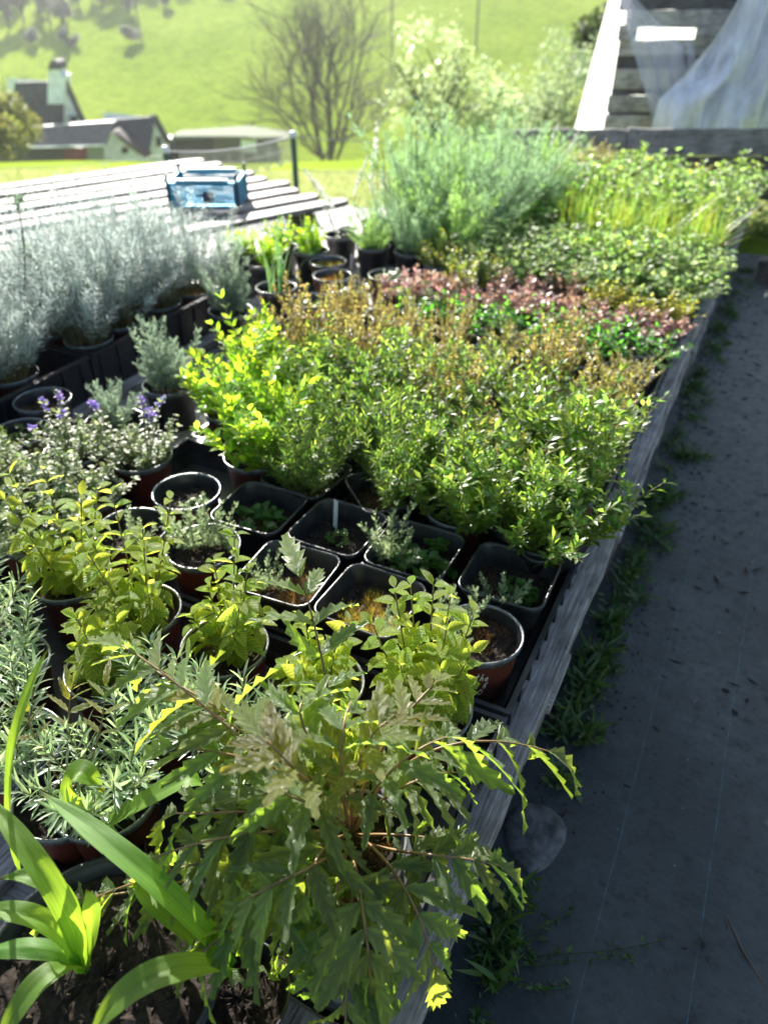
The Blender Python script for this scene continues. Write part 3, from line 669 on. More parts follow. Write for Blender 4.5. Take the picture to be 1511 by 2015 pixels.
def pallet(label, x_right, yc, z0, group, tilt=0, full=True):
    o = thing('pallet', label, 'pallet', (x_right - .40, yc, z0), tilt, group)
    i = 0
    for x, wd in ((.3275, .145), (.17, .10), (0, .145), (-.17, .10), (-.3275, .145)):
        put('board', BD[wd][i % 3], o, Matrix.Translation((x + rng.normal(0, .002), rng.normal(0, .003), .1545 - .022 + .0005 * i)) @ Matrix.Rotation(rng.normal(0, .003), 4, 'Z')); i += 1
    for y in (-.5275, 0, .5275): put('stringer', BX[i % 2], o, Matrix.Translation((rng.normal(0, .002), y, .1105))); i += 1
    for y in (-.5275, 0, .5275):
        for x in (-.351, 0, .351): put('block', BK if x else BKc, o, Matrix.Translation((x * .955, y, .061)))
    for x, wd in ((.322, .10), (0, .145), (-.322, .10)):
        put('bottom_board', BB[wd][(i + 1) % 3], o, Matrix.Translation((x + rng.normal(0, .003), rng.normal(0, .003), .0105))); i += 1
    return o
names = ['nearest the camera', 'second from the camera', 'third from the camera', 'fourth from the camera', 'farthest, by the plank']
k = 0
for i, yc in enumerate((-.28, .93, 2.14, 3.35, 4.56)):
    xr = -.137 + (0, .0, .012, .020, .03)[i]
    for lv, dz in (('lower', .003), ('upper', .1465)):
        dx = rng.normal(0, .004) + (-.012 if lv == 'lower' else 0)
        if i == 4 : yl = yc - .3
        pallet('grey weathered pallet, %s of its stack beside the path, %s' % (lv, names[i]), xr + dx, yc, dz, 'stacked pallets under the herb pots', rng.normal(0, .003))
for i, yc in enumerate((.93, 2.14, 3.35)):
    for lv, dz in (('lower', .003), ('upper', .1465)):
        pallet('grey pallet under the left half of the herb bench, %s one, %s' % (lv, ('beneath the silver plants', 'before the slatted table', 'beneath the dill')[i]), -.965, yc, dz, 'stacked pallets under the herb pots')

# trays along and across the deck
ty = [.33, .745, 1.21, 1.83, 2.45, 3.07, 3.69, 4.31]; tn = ['by the valerian', 'by the square pots', 'under the savory', 'under the thyme and red sedum', 'under the marjoram', 'under the chives', 'at the far end']
for i in range(7):
    dx = (0, 0, 0, .005, .015, .02, .03)[i]
    tray(-.625 + dx, -.163 + dx, ty[i] + .004, ty[i + 1] - .004, 'black plastic carry tray along the path edge %s' % tn[i])
    tray(-1.095 + dx, -.635 + dx, ty[i] + .004, ty[i + 1] - .004, 'black plastic carry tray in the middle of the bench %s' % tn[i])

# ------------------------------------------------------------ the herb beds, row by row
ORD = ['first', 'second', 'third', 'fourth', 'fifth', 'sixth', 'seventh', 'eighth', 'ninth']
XS = [-.240, -.396, -.552, -.708, -.864, -1.020]
def row(y, spec, rowname, x0=0, dx=0.):
    for i, e in enumerate(spec):
        if e is None: continue
        name, look, cat, kind, sp, grp = e
        if y < 2.0: sp = [(k_, s_ * rng.uniform(.9, 1.2) * (1.12 if k_.startswith('sav') else 1), o_) for k_, s_, o_ in sp]
        if y == 2.99 or y == 3.30: sp = [(k_, s_ * .72, o_) for k_, s_, o_ in sp]
        if y == 3.145: sp = [(k_, s_ * 1.15, o_) for k_, s_, o_ in sp]
        if y > 3.31: sp = [(k_, s_ * 1.12, o_) for k_, s_, o_ in sp]
        x = XS[i] + x0 + rng.normal(0, .005); yy = y + rng.normal(0, .005)
        potted(name, '%s, %s from the path, %s' % (look, ORD[i], rowname), cat, x, yy, kind, sp, grp)
Z0 = (0, 0)
sv = ('potted_savory', 'yellow-green bushy savory with fine leaves', 'potted herb', 'round', [('savory', 1, Z0)], 'pots of bushy savory')
sv2 = ('potted_savory', 'darker green savory bush', 'potted herb', 'black', [('savory2', 1, Z0)], 'pots of bushy savory')
hy = ('potted_hyssop', 'narrow leaved hyssop over orange moss', 'potted herb', 'square', [('hyssop', 1, Z0), ('mosso', 1, Z0)], 'pots of hyssop')
tn_ = ('potted_tansy', 'bright yellow-green broad leaved herb', 'potted herb', 'round', [('tansy', 1, Z0)], 'pots of bright leafy herb')
th = ('potted_thyme', 'upright brown-green thyme spikes', 'potted herb', 'round', [('thyme', 1, Z0)], 'pots of upright thyme')
tg = ('potted_thyme', 'bushy golden-green thyme', 'potted herb', 'black', [('thymeg', 1, Z0)], 'pots of golden thyme')
lo = ('potted_groundcover', 'low vivid green cushion plant', 'potted plant', 'black', [('low', 1, Z0)], 'pots of low vivid green cushion')
rd = ('potted_sedum', 'dull red fleshy sedum', 'potted plant', 'round', [('red', 1, Z0)], 'pots of red sedum')
pk = ('potted_sage', 'pinkish brown young sage', 'potted plant', 'round', [('pink', 1, Z0)], 'pots of brown-leaved sage')
ye = ('potted_sedum', 'small lemon-yellow sedum', 'potted plant', 'black', [('yellow', 1, Z0)], 'pots of yellow sedum')
go = ('potted_spurge', 'round golden-topped cushion', 'potted plant', 'black', [('gold', 1, Z0)], 'pots of golden cushion')
mj = ('potted_marjoram', 'grey-green round leaved marjoram', 'potted herb', 'round', [('marj', 1, Z0)], 'pots of marjoram')
mk = ('potted_marjoram', 'pale green spreading marjoram', 'potted herb', 'orange', [('marj2', 1, Z0)], 'pots of marjoram')
pa = ('potted_parsley', 'dark green leafy parsley', 'potted herb', 'black', [('parsley', 1, Z0)], 'pots of parsley')
ch = ('potted_chives', 'thin grassy green chives', 'potted herb', 'round', [('chive', 1, Z0)], 'pots of chives')
di = ('potted_dill', 'tall blue-green feathery dill', 'potted herb', 'black', [('dill', 1, Z0)], 'pots of feathery dill')
dg = ('potted_dill', 'tall fresh green feathery dill', 'potted herb', 'black', [('dillg', 1, Z0)], 'pots of feathery dill')
ro = ('potted_rosemary', 'upright needle-leaved rosemary', 'potted herb', 'round', [('rosem', 1, Z0)], 'pots of rosemary')
og = ('potted_sedum', 'orange tinted sedum', 'potted plant', 'round', [('yellow', 1, Z0), ('mosso', 1.2, Z0)], 'pots of orange sedum')
def var(e, look=None, kind=None, sp=None):
    e = list(e)
    if look: e[1] = look
    if kind: e[3] = kind
    if sp: e[4] = sp
    return tuple(e)
svbig = var(sv, 'lush bright savory overhanging the pot', sp=[('savory', 1.1, Z0)])
row(1.13, [var(sv, 'fine leaved savory in a square pot', 'square', [('savory', 1.0, Z0)]), var(sv, 'lush savory in a red pot'), hy, hy, tn_, None], 'front bush row')
row(1.285, [svbig, tg, sv2, hy, tn_, tn_], 'second bush row')
row(1.44, [tg, sv2, th, sv2, sv, tn_], 'third bush row')
row(1.595, [var(tg, sp=[('thymeg', .8, Z0)]), th, var(sv2, sp=[('savory2', .75, Z0)]), var(sv, sp=[('savory', .75, Z0)]), th, th], 'fourth bush row')
tgs = var(tg, sp=[('thymeg', .72, Z0)]); ths = var(th, sp=[('thyme', .7, Z0)])
row(1.75, [tgs, ths, tgs, ths, th, ths], 'row behind the savory')
row(1.905, [var(tg, sp=[('thymeg', .5, Z0)]), ths, var(tg, sp=[('thymeg', .5, Z0)]), ths, ths, ths], 'row before the vivid cushions')
row(2.06, [lo, lo, lo, lo, lo, None], 'vivid cushion row')
row(2.215, [rd, rd, pk, rd, pk, rd], 'red row', .015)
row(2.37, [ye, ye, pk, rd, go, None], 'row behind the red one', .015)
row(2.525, [mj, mj, mj, mj, mj, go], 'front marjoram row', .02)
row(2.68, [mj, mk, mj, mj, mj, dg], 'second marjoram row', .02)
row(2.835, [mj, mj, mk, mj, mj, di], 'third marjoram row', .02)
row(2.99, [mk, mj, mk, mj, mk, di], 'row before the chives', .025)
row(3.145, [ch, ch, ch, ch, pa, di], 'row of chives', .025)
row(3.30, [mk, mj, mk, pa, di, di], 'row behind the chives', .03)
row(3.455, [mk, mk, mk, mk, pa, di], 'second row past the chives', .03)
row(3.61, [mj, mk, mk, mk, mk, dg], 'third row past the chives', .035)
row(3.765, [mk, mj, mk, mj, mk, ro], 'fourth row from the end', .035)
row(3.92, [mj, mk, mj, mk, mj, mk], 'third row from the end', .04)
row(4.075, [mj, og, mk, mj, mk, tg], 'second row from the end', .04)
row(4.23, [mk, og, og, mk, tg, tg], 'row by the plank', .04)
# tall feathery mass on the left of the bench
for i, (x, y, e, s) in enumerate([(-1.16, 2.62, di, .8), (-1.32, 2.62, dg, .6), (-1.18, 2.80, dg, 1.0), (-1.34, 2.80, di, .75), (-1.17, 2.97, di, 1.2), (-1.33, 3.0, di, 1.2), (-1.15, 3.15, dg, 1.2), (-1.31, 3.2, dg, 1.3), (-1.14, 3.33, di, 1.2), (-1.3, 3.4, di, 1.2), (-1.13, 3.52, di, 1.1), (-1.12, 3.7, ro, 1.1), (-1.29, 3.62, ro, 1.2)]):
    potted(e[0], '%s, %s in the tall clump from the front' % (e[1], ['first', 'second', 'third', 'fourth', 'fifth', 'sixth', 'seventh', 'eighth', 'ninth', 'tenth', 'eleventh', 'twelfth', 'last'][i]), e[2], x, y, e[3], [(e[4][0][0], s, Z0)], e[5])
# small open pots left of the red sedum
for n_, lb, x, y, kd, sp in [
  ('potted_leek', 'young leeks with wide blades in a grey-rimmed round pot', -1.39, 2.06, 'black', [('leek', 1, Z0)]),
  ('moss_pot', 'round pot full of pale yellow moss, rearmost of the open pots', -1.376, 2.374, 'round', [('mossy', 1.1, Z0)]),
  ('moss_pot', 'round pot with orange-brown moss behind the leeks', -1.285, 2.245, 'round', [('mosso', 1.1, Z0)]),
  ('seedling_pot', 'shallow terracotta pot with green and orange seedlings', -1.175, 2.155, 'orange', [('seed', 1, Z0), ('mosso', .7, Z0)]),
  ('seedling_pot', 'terracotta pot with sparse seedlings in front of the open pots', -1.225, 2.0, 'orange', [('seed', 1, Z0), ('mossy', .6, Z0)]),
  ('seedling_pot', 'dark round pot with leafy seedlings beside the golden cushion', -1.12, 2.33, 'round', [('seedd', 1, Z0), ('seed', 1, Z0)])]:
    potted(n_, lb, 'pot', x, y, kd, sp)
for i, (x, y) in enumerate([(-1.57, 2.27), (-1.62, 2.45), (-1.5, 2.47), (-1.72, 2.33)]):
    potted('potted_salad', 'bright green leafy plant before the slatted table, %s of four from the left' % ('third', 'second', 'last', 'first')[i], 'potted plant', x, y, 'black', [('tansy', .62, Z0), ('leek', .7, Z0)] if i else [('tansy', .6, Z0)], 'bright leafy pots before the slatted table')
for x, y, h_, lb in [(-1.24, 2.9, .40, 'dark bare seed stalk leaning over the dill'), (-1.36, 2.86, .34, 'short brown seed stalk at the left of the dill'), (-1.22, 3.1, .42, 'brown upright seed stalk among the dill')]:
    g = G(); a_ = np.linspace(0, 1, 8); g.tube(np.stack([-.05 * a_, .03 * a_ ** 2, .05 + h_ * a_], -1), np.linspace(.003, .002, 8), 5)
    vv, ff = leaf_shape(1, .5, .1, .1); kk = 90; f_ = rng.uniform(.5, 1, kk); pp = np.stack([-.05 * f_, .03 * f_ ** 2, .05 + h_ * f_], -1); g.inst(vv, ff, frames(rvec(kk) + np.array([0, 0, .8]), rvec(kk)) * .009, pp, 0)
    props(put('seed_stalk', g.mesh('seed_stalk', M_stemb), None, Matrix.Translation((x, y, DECK))), lb, 'plant stalk')
# white flowering stalks
def flowering(x, y, h, lb, n=3, petal=None, leafm=None, sl=.16):
    o = potted('flowering_rosemary', lb, 'potted plant', x, y, 'black')
    me = spikes('flower_stalks', None, n, h, .02, sl, 3, .011, petal or LM['white'], leafm or LM['dill'])
    put('flower_stalk', me, o, Matrix.Translation((0, 0, .08)), kind='stuff')
flowering(-1.50, 2.70, .36, 'tall white flowering stalks left of the feathery dill')
flowering(-1.46, 2.93, .36, 'shorter white flowering stalks rising among the dill')
flowering(-1.02, 4.0, .36, 'white flowering stalk in front of the bare plank', 2)
# grey santolina clumps
for x, y, s, lb in [(-1.235, 1.33, .85, 'tall grey-green feathery santolina before the black crate'), (-1.22, 1.12, .55, 'small grey-green feathery santolina by the purple flowers'), (-1.40, 1.82, .95, 'grey-green feathery santolina beside the silver plants')]:
    potted('potted_santolina', lb, 'potted plant', x, y, 'black', [('santo', s, Z0)], 'pots of grey-green santolina')
# catmint with purple flowers, grey herb mass on the left
for x, y, h, lb in [(-1.205, .985, .17, 'catmint with a purple flower spike, the left one of the two in bloom'), (-1.065, 1.025, .19, 'catmint with a purple flower head, the right one of the two in bloom')]:
    o = potted('potted_catmint', lb, 'potted herb', x, y, 'round', [('catm', .8, Z0)], 'catmint in flower')
    put('flower_stalk', spikes('catmint_spikes', None, 5, h, .03, .035, 5, .009), o, Matrix.Translation((0, 0, .086)), kind='stuff')
for i, (x, y, s) in enumerate([(-1.06, .865, 1), (-1.20, .83, 1.1), (-1.05, .725, 1.05), (-1.19, .69, 1.1), (-1.33, .86, 1.0), (-1.34, .72, 1.0)]):
    e = [('catm', s, Z0)] if i < 4 else [('savory2', .6, Z0), ('catm', .8, Z0)]
    potted('potted_catmint', 'grey-green round leaved catmint not in bloom, %s' % ['under the left purple spike', 'behind the leftmost oregano', 'next to the empty soil pot', 'nearest the left picture edge', 'darker one beside the red pot', 'darker one at the left corner'][i], 'potted herb', x, y, 'round', e, 'catmint out of flower')
potted('seedling_pot', 'small red pot standing against the black crate at the far left', 'pot', -1.37, .99, 'round', [('seed', .8, Z0)])

# open pots in the middle
potted('soil_pot', 'round pot of bare soil behind the artemisia pot', 'pot', -.893, .958, 'round', [('seed', .5, (.02, .02))])
potted('seedling_pot', 'round pot with a few seedlings left of the artemisia pot', 'pot', -.905, .815, 'round', [('arte', .5, (.0, .03))])
potted('potted_artemisia', 'round grey-rimmed pot with feathery silver-green artemisia in bare soil', 'potted herb', -.757, .829, 'round', [('arte', .8, (-.02, .01)), ('arte', .6, (.01, .03))], rz=0)
potted('potted_cress', 'square black pot with low cress seedlings, leftmost square pot', 'pot', -.735, .975, 'square', [('seedd', .9, Z0), ('mosso', .8, Z0)], 'square black pots', rz=.03)
q = potted('square_soil_pot', 'square black pot, nearly empty, second square pot from the left', 'pot', -.572, .985, 'square', [('seed', .6, Z0)], 'square black pots', rz=-.02)
potted('potted_lettuce', 'square black pot with a dark green rosette and artemisia sprig', 'pot', -.418, .985, 'square', [('seedd', 1.15, (.01, 0)), ('arte', .75, (-.045, -.02))], 'square black pots', rz=.0)
potted('potted_moss', 'square black pot at the tray corner with red-brown moss stalks', 'pot', -.247, .99, 'square', [('seedd', .6, (.02, -.01)), ('mossb', .8, (-.02, -.02)), ('arte', .55, (.0, -.045))], 'square black pots', rz=.02)
potted('moss_pot', 'square black pot of orange moss in front of the empty square pot', 'pot', -.585, .832, 'square', [('mosso', 1.1, Z0), ('arte', .5, (-.03, -.02))], rz=.05)
potted('moss_pot', 'square black pot filled with golden yellow moss', 'pot', -.428, .832, 'square', [('mossy', 1, Z0), ('mosso', .9, (.01, 0)), ('arte', .4, (.04, -.03))], rz=-.03)
p7 = potted('written_pot', 'red round pot with white handwriting, brown moss on dark soil', 'pot', -.243, .835, 'round', [('mossb', .9, (-.01, .02)), ('arte', .7, (-.045, -.0))], rz=0)

# handwriting on that pot
STROKES = {'m': [[(0, 0), (.05, .5), (.1, .1)], [(.1, .1), (.2, .5), (.26, .06)], [(.26, .06), (.38, .5), (.45, 0)]],
 'e': [[(0, .25), (.25, .32), (.18, .52), (.03, .4), (.02, .1), (.15, 0), (.3, .1)]],
 'n': [[(0, 0), (.06, .5), (.08, .12)], [(.08, .12), (.2, .5), (.3, .4), (.32, 0)]],
 't': [[(.12, 1), (.08, .1), (.2, 0)], [(-.05, .6), (.3, .66)]],
 'h': [[(.05, 1.05), (.0, 0)], [(.0, .2), (.14, .5), (.24, .35), (.25, 0)]],
 '6': [[(.28, .9), (.08, .55), (.02, .2), (.15, 0), (.3, .15), (.22, .4), (.05, .3)]],
 '0': [[(.2, .8), (.02, .5), (.05, .1), (.22, 0), (.38, .3), (.36, .65), (.2, .8)]]}
def write_on(o, lines, r_at, ang0, size, dirn=1, sq=None, lean=.25, mat=M_ink, lw=.0006):
    g = G()
    for txt, x0, z0 in lines:
        x = x0
        for c in txt:
            for st in STROKES[c]:
                P = []
                for a, b in zip(st[:-1], st[1:]):
                    for q in np.linspace(0, 1, 4)[:-1]: P.append((a[0] + (b[0] - a[0]) * q, a[1] + (b[1] - a[1]) * q))
                P.append(st[-1]); W = []
                for u, v in P:
                    s = (x + (u + v * lean)) * size; zz = z0 + v * size
                    if sq is None:
                        rr = r_at(zz); an = ang0 + s / rr; W.append((rr * math.cos(an), rr * math.sin(an), zz))
                    else: W.append(sq(s, zz))
                g.tube(W, lw, 4)
            x += .46
        
    put('handwriting', g.mesh('handwriting', mat), o)
write_on(p7, [('menthe', -1.6, .070), ('6', .55, .052), ('0', .1, .036)], lambda z: .050 + .0115 * z / .1 + .0012, R(-72), .0155)
write_on(q, [('th', .2, .088)], None, 0, .013, sq=lambda s, z: (s + .02, -.0735 + (0.112 - z) * .1, z - .002))

# ------------------------------------------------------------ oregano with leaves one by one
OV = [leaf_shape(5, .52 + .04 * i, .22, .12 + .16 * i, .48, 1) for i in range(4)]
ME_OL = [G().add(V, F).mesh('oregano_leaf', LM['oreg']) for V, F in OV]
def curve_stem(p, d, L, bend, k=8):
    pts = [Vector(p)]; d = Vector(d).normalized()
    for i in range(k): d = (d + Vector(bend) / k).normalized(); pts.append(pts[-1] + d * (L / k))
    return pts
def leafy_plant(o, stems, leafset, leafname, nodes, ll, matstem=M_stem, stemr=.0016, base=(0, 0, .087), droop=.1, small=.55, side=True, whorl=2, up=.25, rise=.55, start=1, fan=None):
    for (az, tilt, L) in stems:
        d = Vector((math.cos(az) * math.sin(tilt), math.sin(az) * math.sin(tilt), math.cos(tilt)))
        b = Vector(base) + Vector((math.cos(az), math.sin(az), 0)) * .012
        pts = curve_stem(b, d, L, (0, 0, .5 * math.sin(tilt) + .1)); P = np.array([tuple(v) for v in pts])
        st = put('stem', G().tube(P, np.linspace(stemr, stemr * .55, len(P)), 6).mesh('stem', matstem), o)
        q, dd = along(P, nodes + 1)
        a0 = rng.uniform(0, 3.14)
        for i in range(start, nodes + 1):
            f = i / nodes; size = ll * (1.05 - (1 - small) * f * f) * (.7 if i < 2 else 1)
            for j in range(whorl):
                a = a0 + i * (math.pi / 2 if whorl == 2 else 2.4) + j * 2 * math.pi / whorl + rng.normal(0, .2)
                T = Vector(dd[i]); X = T.orthogonal().normalized(); Y = T.cross(X)
                ax = X * math.cos(a) + Y * math.sin(a)
                ld = ax + T * (up + rise * f * f + rng.normal(0, .12)) + Vector((0, 0, -droop))
                s = size * rng.uniform(.78, 1.15)
                put(leafname, leafset[rng.integers(len(leafset))], st, mat4(ld, T + Vector(rng.normal(0, .25, 3)), Vector(q[i]) + ax * .001, s, s, s))
                if side and 2 <= i < nodes and rng.random() < .6:    # small axil leaves
                    for e in (-.5, .5):
                        s2 = s * .42; put(leafname, leafset[rng.integers(len(leafset))], st, mat4(ld * .6 + Y * e + T * .6, T, Vector(q[i]) + ax * .003, s2, s2, s2))
def oregano(x, y, lb, stems, kind='round', ll=.038):
    o = potted('potted_oregano', lb, 'potted herb', x, y, kind, (), 'pots of oregano', rz=0)
    leafy_plant(o, [(a_, b_, c_ * 1.35) for a_, b_, c_ in stems] + [(a_ + 1.1, b_ * 1.4 + .1, c_ * .75) for a_, b_, c_ in stems], ME_OL, 'leaf', 9, ll)
def stems(n, L, tl, az=None):
    return [((az if az is not None else 0) + (i * 2.4 if az is None else rng.normal(0, .8)), tl * rng.uniform(.3, 1.2), L * rng.uniform(.75, 1.1)) for i in range(n)]
oregano(-.745, .648, 'tallest yellow-green oregano, at the left in a grey-rimmed pot', stems(5, .17, .30))
oregano(-.905, .665, 'oregano at the left between the catmint and the lavender', stems(5, .16, .35))
oregano(-.578, .643, 'oregano in a grey-rimmed round pot with open dark soil', [(.3, .25, .13), (1.4, .2, .15), (-.4, .4, .12), (2.2, .3, .11)])
oregano(-.415, .640, 'short oregano behind the tall grey leaf tip', stems(4, .10, .4))
oregano(-.262, .665, 'bushy oregano between the handwritten pot and the valerian', [(1.8, .1, .16), (3.0, .2, .16), (-.6, .15, .15), (2.4, .25, .15), (1.2, .15, .15), (-.2, .35, .13), (.7, .3, .14), (3.4, .4, .13), (4.4, .3, .11), (5.4, .35, .12)])
oregano(-.70, .535, 'low bright oregano in front of the tallest oregano', stems(6, .11, .35))
oregano(-.33, .525, 'oregano half hidden behind the valerian leaves', stems(5, .10, .4))

# ------------------------------------------------------------ lavender, leaves one by one
ME_LL = [G().add(*leaf_shape(4, .11 + .03 * i, .15, .1 + .1 * i, .55, 1)).mesh('lavender_leaf', LM['lav']) for i in range(3)]
for x, y, n, L, lb in [(-.845, .47, 6, .12, 'pale grey-green lavender behind the tall strap leaf'), (-.575, .50, 5, .10, 'grey-green lavender in front of the oregano pots'), (-.96, .53, 5, .13, 'silvery lavender at the left picture edge'),
                       (-.56, .37, 8, .11, 'dense lavender behind the pale strap leaf'), (-.72, .37, 6, .12, 'lavender left of the toothed valerian sprig'), (-.44, .49, 6, .10, 'lavender close behind the valerian')]:
    o = potted('potted_lavender', lb, 'potted herb', x, y, 'round', (), 'pots of lavender')
    leafy_plant(o, stems(n + 5, L * 1.05, .8), ME_LL, 'leaf', 10, .034, droop=.0, small=.75, side=False, whorl=4, up=.55, rise=.9)

# ------------------------------------------------------------ valerian: stalks with toothed leaflets
ME_VL = [G().add(*toothed(.27 + .035 * i, 4 + i % 2, i, .22 + .2 * i, .3, lobe=.3)).mesh('leaflet', LM['valer']) for i in range(4)]
ME_VR = [G().add(*toothed(.34 + .03 * i, 4, 10 + i, .15 + .1 * i, .25)).mesh('leaflet', LM['valer2']) for i in range(3)]
VB = at(690, 1650, .40); VB.z = DECK
val = potted('potted_valerian', 'large valerian with reddish stalks and toothed pinnate leaves in the foreground', 'potted plant', VB.x, VB.y, 'round', [('mossb', .8, Z0)], rz=0)
VO = Vector((VB.x, VB.y, DECK))
def frond(o, O, pix, ll, pairs, start=.35, red=False, droop=.35, r=.0024, fold=.8, term=1.15, mats=None):
    droop *= .4
    """pix: list of surveyed points (px, py, height); first is the root"""
    P = [at(a, b, z) - O for a, b, z in pix]
    ts = np.linspace(0, 1, 15); C = [bez(P, t) for t in ts]
    CP = np.array([tuple(c) for c in C])
    st = put('leaf_stalk', G().tube(CP, np.linspace(r, r * .35, 15), 6).mesh('leaf_stalk', M_stemr), o)
    ms = mats or (ME_VR if red else ME_VL)
    for i in range(pairs):
        t = start + (1 - start) * (i + .2) / pairs; c = bez(P, t); T = (bez(P, min(1, t + .02)) - bez(P, t - .02)).normalized()
        S = T.cross(Vector((0, 0, 1))); S = S.normalized() if S.length > .05 else Vector((1, 0, 0))
        f = (t - start) / (1 - start); size = ll * (.72 + .6 * math.sin(math.pi * min(1, f * .9 + .1)) * .6)
        for sg in (-1, 1):
            tl = c + Vector((0, 0, 0)); tt = t + rng.normal(0, .01)
            d = S * sg * (.95 - .35 * f) + T * (.55 + .5 * f) + Vector((0, 0, -droop * rng.uniform(.5, 1.5)))
            nrm = Vector((0, 0, 1)) - S * sg * fold * .5 + Vector(rng.normal(0, .38, 3))
            s = size * rng.uniform(.85, 1.12)
            put('leaflet', ms[rng.integers(len(ms))], st, mat4(d, nrm, c, s, s, s))
    T = (bez(P, 1) - bez(P, .95)).normalized(); s = ll * term
    put('leaflet', ms[rng.integers(len(ms))], st, mat4(T + Vector((0, 0, -.1)), Vector((0, 0, 1)) + Vector(rng.normal(0, .2, 3)), bez(P, .985), s, s, s))
B0 = (690, 1645, .40)
fr = [
 ([B0, (760, 1480, .52), (900, 1420, .56), (1085, 1480, .50)], .062, 5, .35, False),
 ([B0, (760, 1690, .48), (900, 1675, .50), (985, 1705, .47)], .048, 4, .5, False),
 ([B0, (730, 1640, .50), (830, 1760, .50), (855, 1905, .42)], .062, 3, .5, False),
 ([B0, (600, 1600, .54), (480, 1700, .52), (425, 1830, .45)], .062, 4, .35, False),
 ([B0, (560, 1650, .50), (350, 1700, .50), (190, 1765, .44)], .045, 5, .45, False),
 ([B0, (600, 1560, .52), (470, 1610, .56), (345, 1600, .52)], .055, 5, .35, False),
 ([B0, (600, 1500, .56), (470, 1480, .60), (340, 1470, .58)], .055, 4, .4, False),
 ([B0, (620, 1480, .56), (430, 1400, .62), (300, 1315, .60)], .055, 4, .4, False),
 ([B0, (660, 1450, .52), (640, 1280, .60), (590, 1130, .66)], .050, 3, .6, False),
 ([B0, (640, 1500, .55), (560, 1400, .64), (600, 1375, .60)], .052, 4, .4, False),
 ([B0, (690, 1500, .55), (720, 1440, .62), (770, 1415, .60)], .048, 4, .3, True),
 ([B0, (740, 1560, .52), (830, 1520, .54), (900, 1520, .50)], .042, 4, .4, False),
 ([B0, (670, 1560, .58), (660, 1440, .64), (690, 1380, .60)], .048, 4, .3, False),
 ([B0, (660, 1750, .50), (640, 1850, .48), (650, 1930, .42)], .048, 4, .3, False),
 ([B0, (700, 1730, .52), (730, 1850, .52), (730, 1960, .42)], .055, 4, .35, False),
 ([B0, (650, 1640, .52), (610, 1690, .54), (600, 1760, .50)], .050, 3, .3, False),
 ([B0, (600, 1700, .48), (560, 1790, .50), (560, 1900, .40)], .052, 4, .3, False),
 ([B0, (720, 1560, .55), (780, 1480, .60), (880, 1450, .58)], .045, 4, .4, False),
 ([B0, (650, 1600, .55), (590, 1560, .58), (520, 1560, .58)], .05, 4, .3, False),
 ([B0, (700, 1760, .48), (680, 1900, .46), (680, 2010, .40)], .055, 4, .3, False),
 ([B0, (700, 1600, .50), (680, 1520, .55), (650, 1490, .58)], .045, 3, .3, True),
 ([B0, (740, 1640, .46), (830, 1640, .46), (900, 1660, .45)], .030, 3, .5, False),
]
fr += [([B0, (560, 1680, .44), (330, 1760, .46), (125, 1770, .43)], .045, 6, .45, False), ([B0, (600, 1720, .48), (480, 1800, .50), (380, 1890, .44)], .055, 4, .4, False), ([B0, (560, 1540, .58), (380, 1350, .66), (240, 1270, .66)], .05, 5, .5, False),
 ([B0, (560, 1480, .56), (450, 1420, .60), (380, 1380, .60)], .045, 4, .5, True), 
 ([B0, (720, 1480, .55), (800, 1400, .60), (860, 1340, .58)], .036, 4, .45, True),
 ([B0, (640, 1560, .58), (560, 1500, .64), (520, 1450, .64)], .045, 4, .4, True), 
 ([B0, (560, 1620, .54), (420, 1640, .56), (300, 1690, .50)], .045, 4, .4, False), ([B0, (660, 1700, .55), (560, 1720, .56), (470, 1780, .52)], .05, 4, .35, False)]
for pix, ll, pr, stt, red in fr: frond(val, VO, pix, ll * 1.22, pr + 1, stt * .85, red)
# small toothed sprig further left, its own plant
b2 = at(135, 1560, .40)
vs = potted('potted_valerian', 'young valerian with yellow-green paired leaflets left of the lavender', 'potted plant', b2.x, b2.y, 'round', (), rz=0)
ME_YL = [G().add(*toothed(.26, 4, 30 + i, .1 + .1 * i, .2, lobe=.15)).mesh('leaflet', LM['valer2']) for i in range(2)]
V2 = Vector((b2.x, b2.y, DECK))
frond(vs, V2, [(135, 1560, .40), (130, 1450, .46), (135, 1380, .50), (145, 1345, .52)], .032, 4, .45, True, mats=ME_YL, r=.0014)
frond(vs, V2, [(135, 1560, .40), (200, 1500, .46), (205, 1400, .50), (208, 1350, .52)], .032, 3, .5, True, mats=ME_YL, r=.0014)
frond(vs, V2, [(135, 1560, .40), (90, 1500, .44), (60, 1440, .48), (55, 1400, .50)], .026, 2, .6, True, mats=ME_YL, r=.0014)

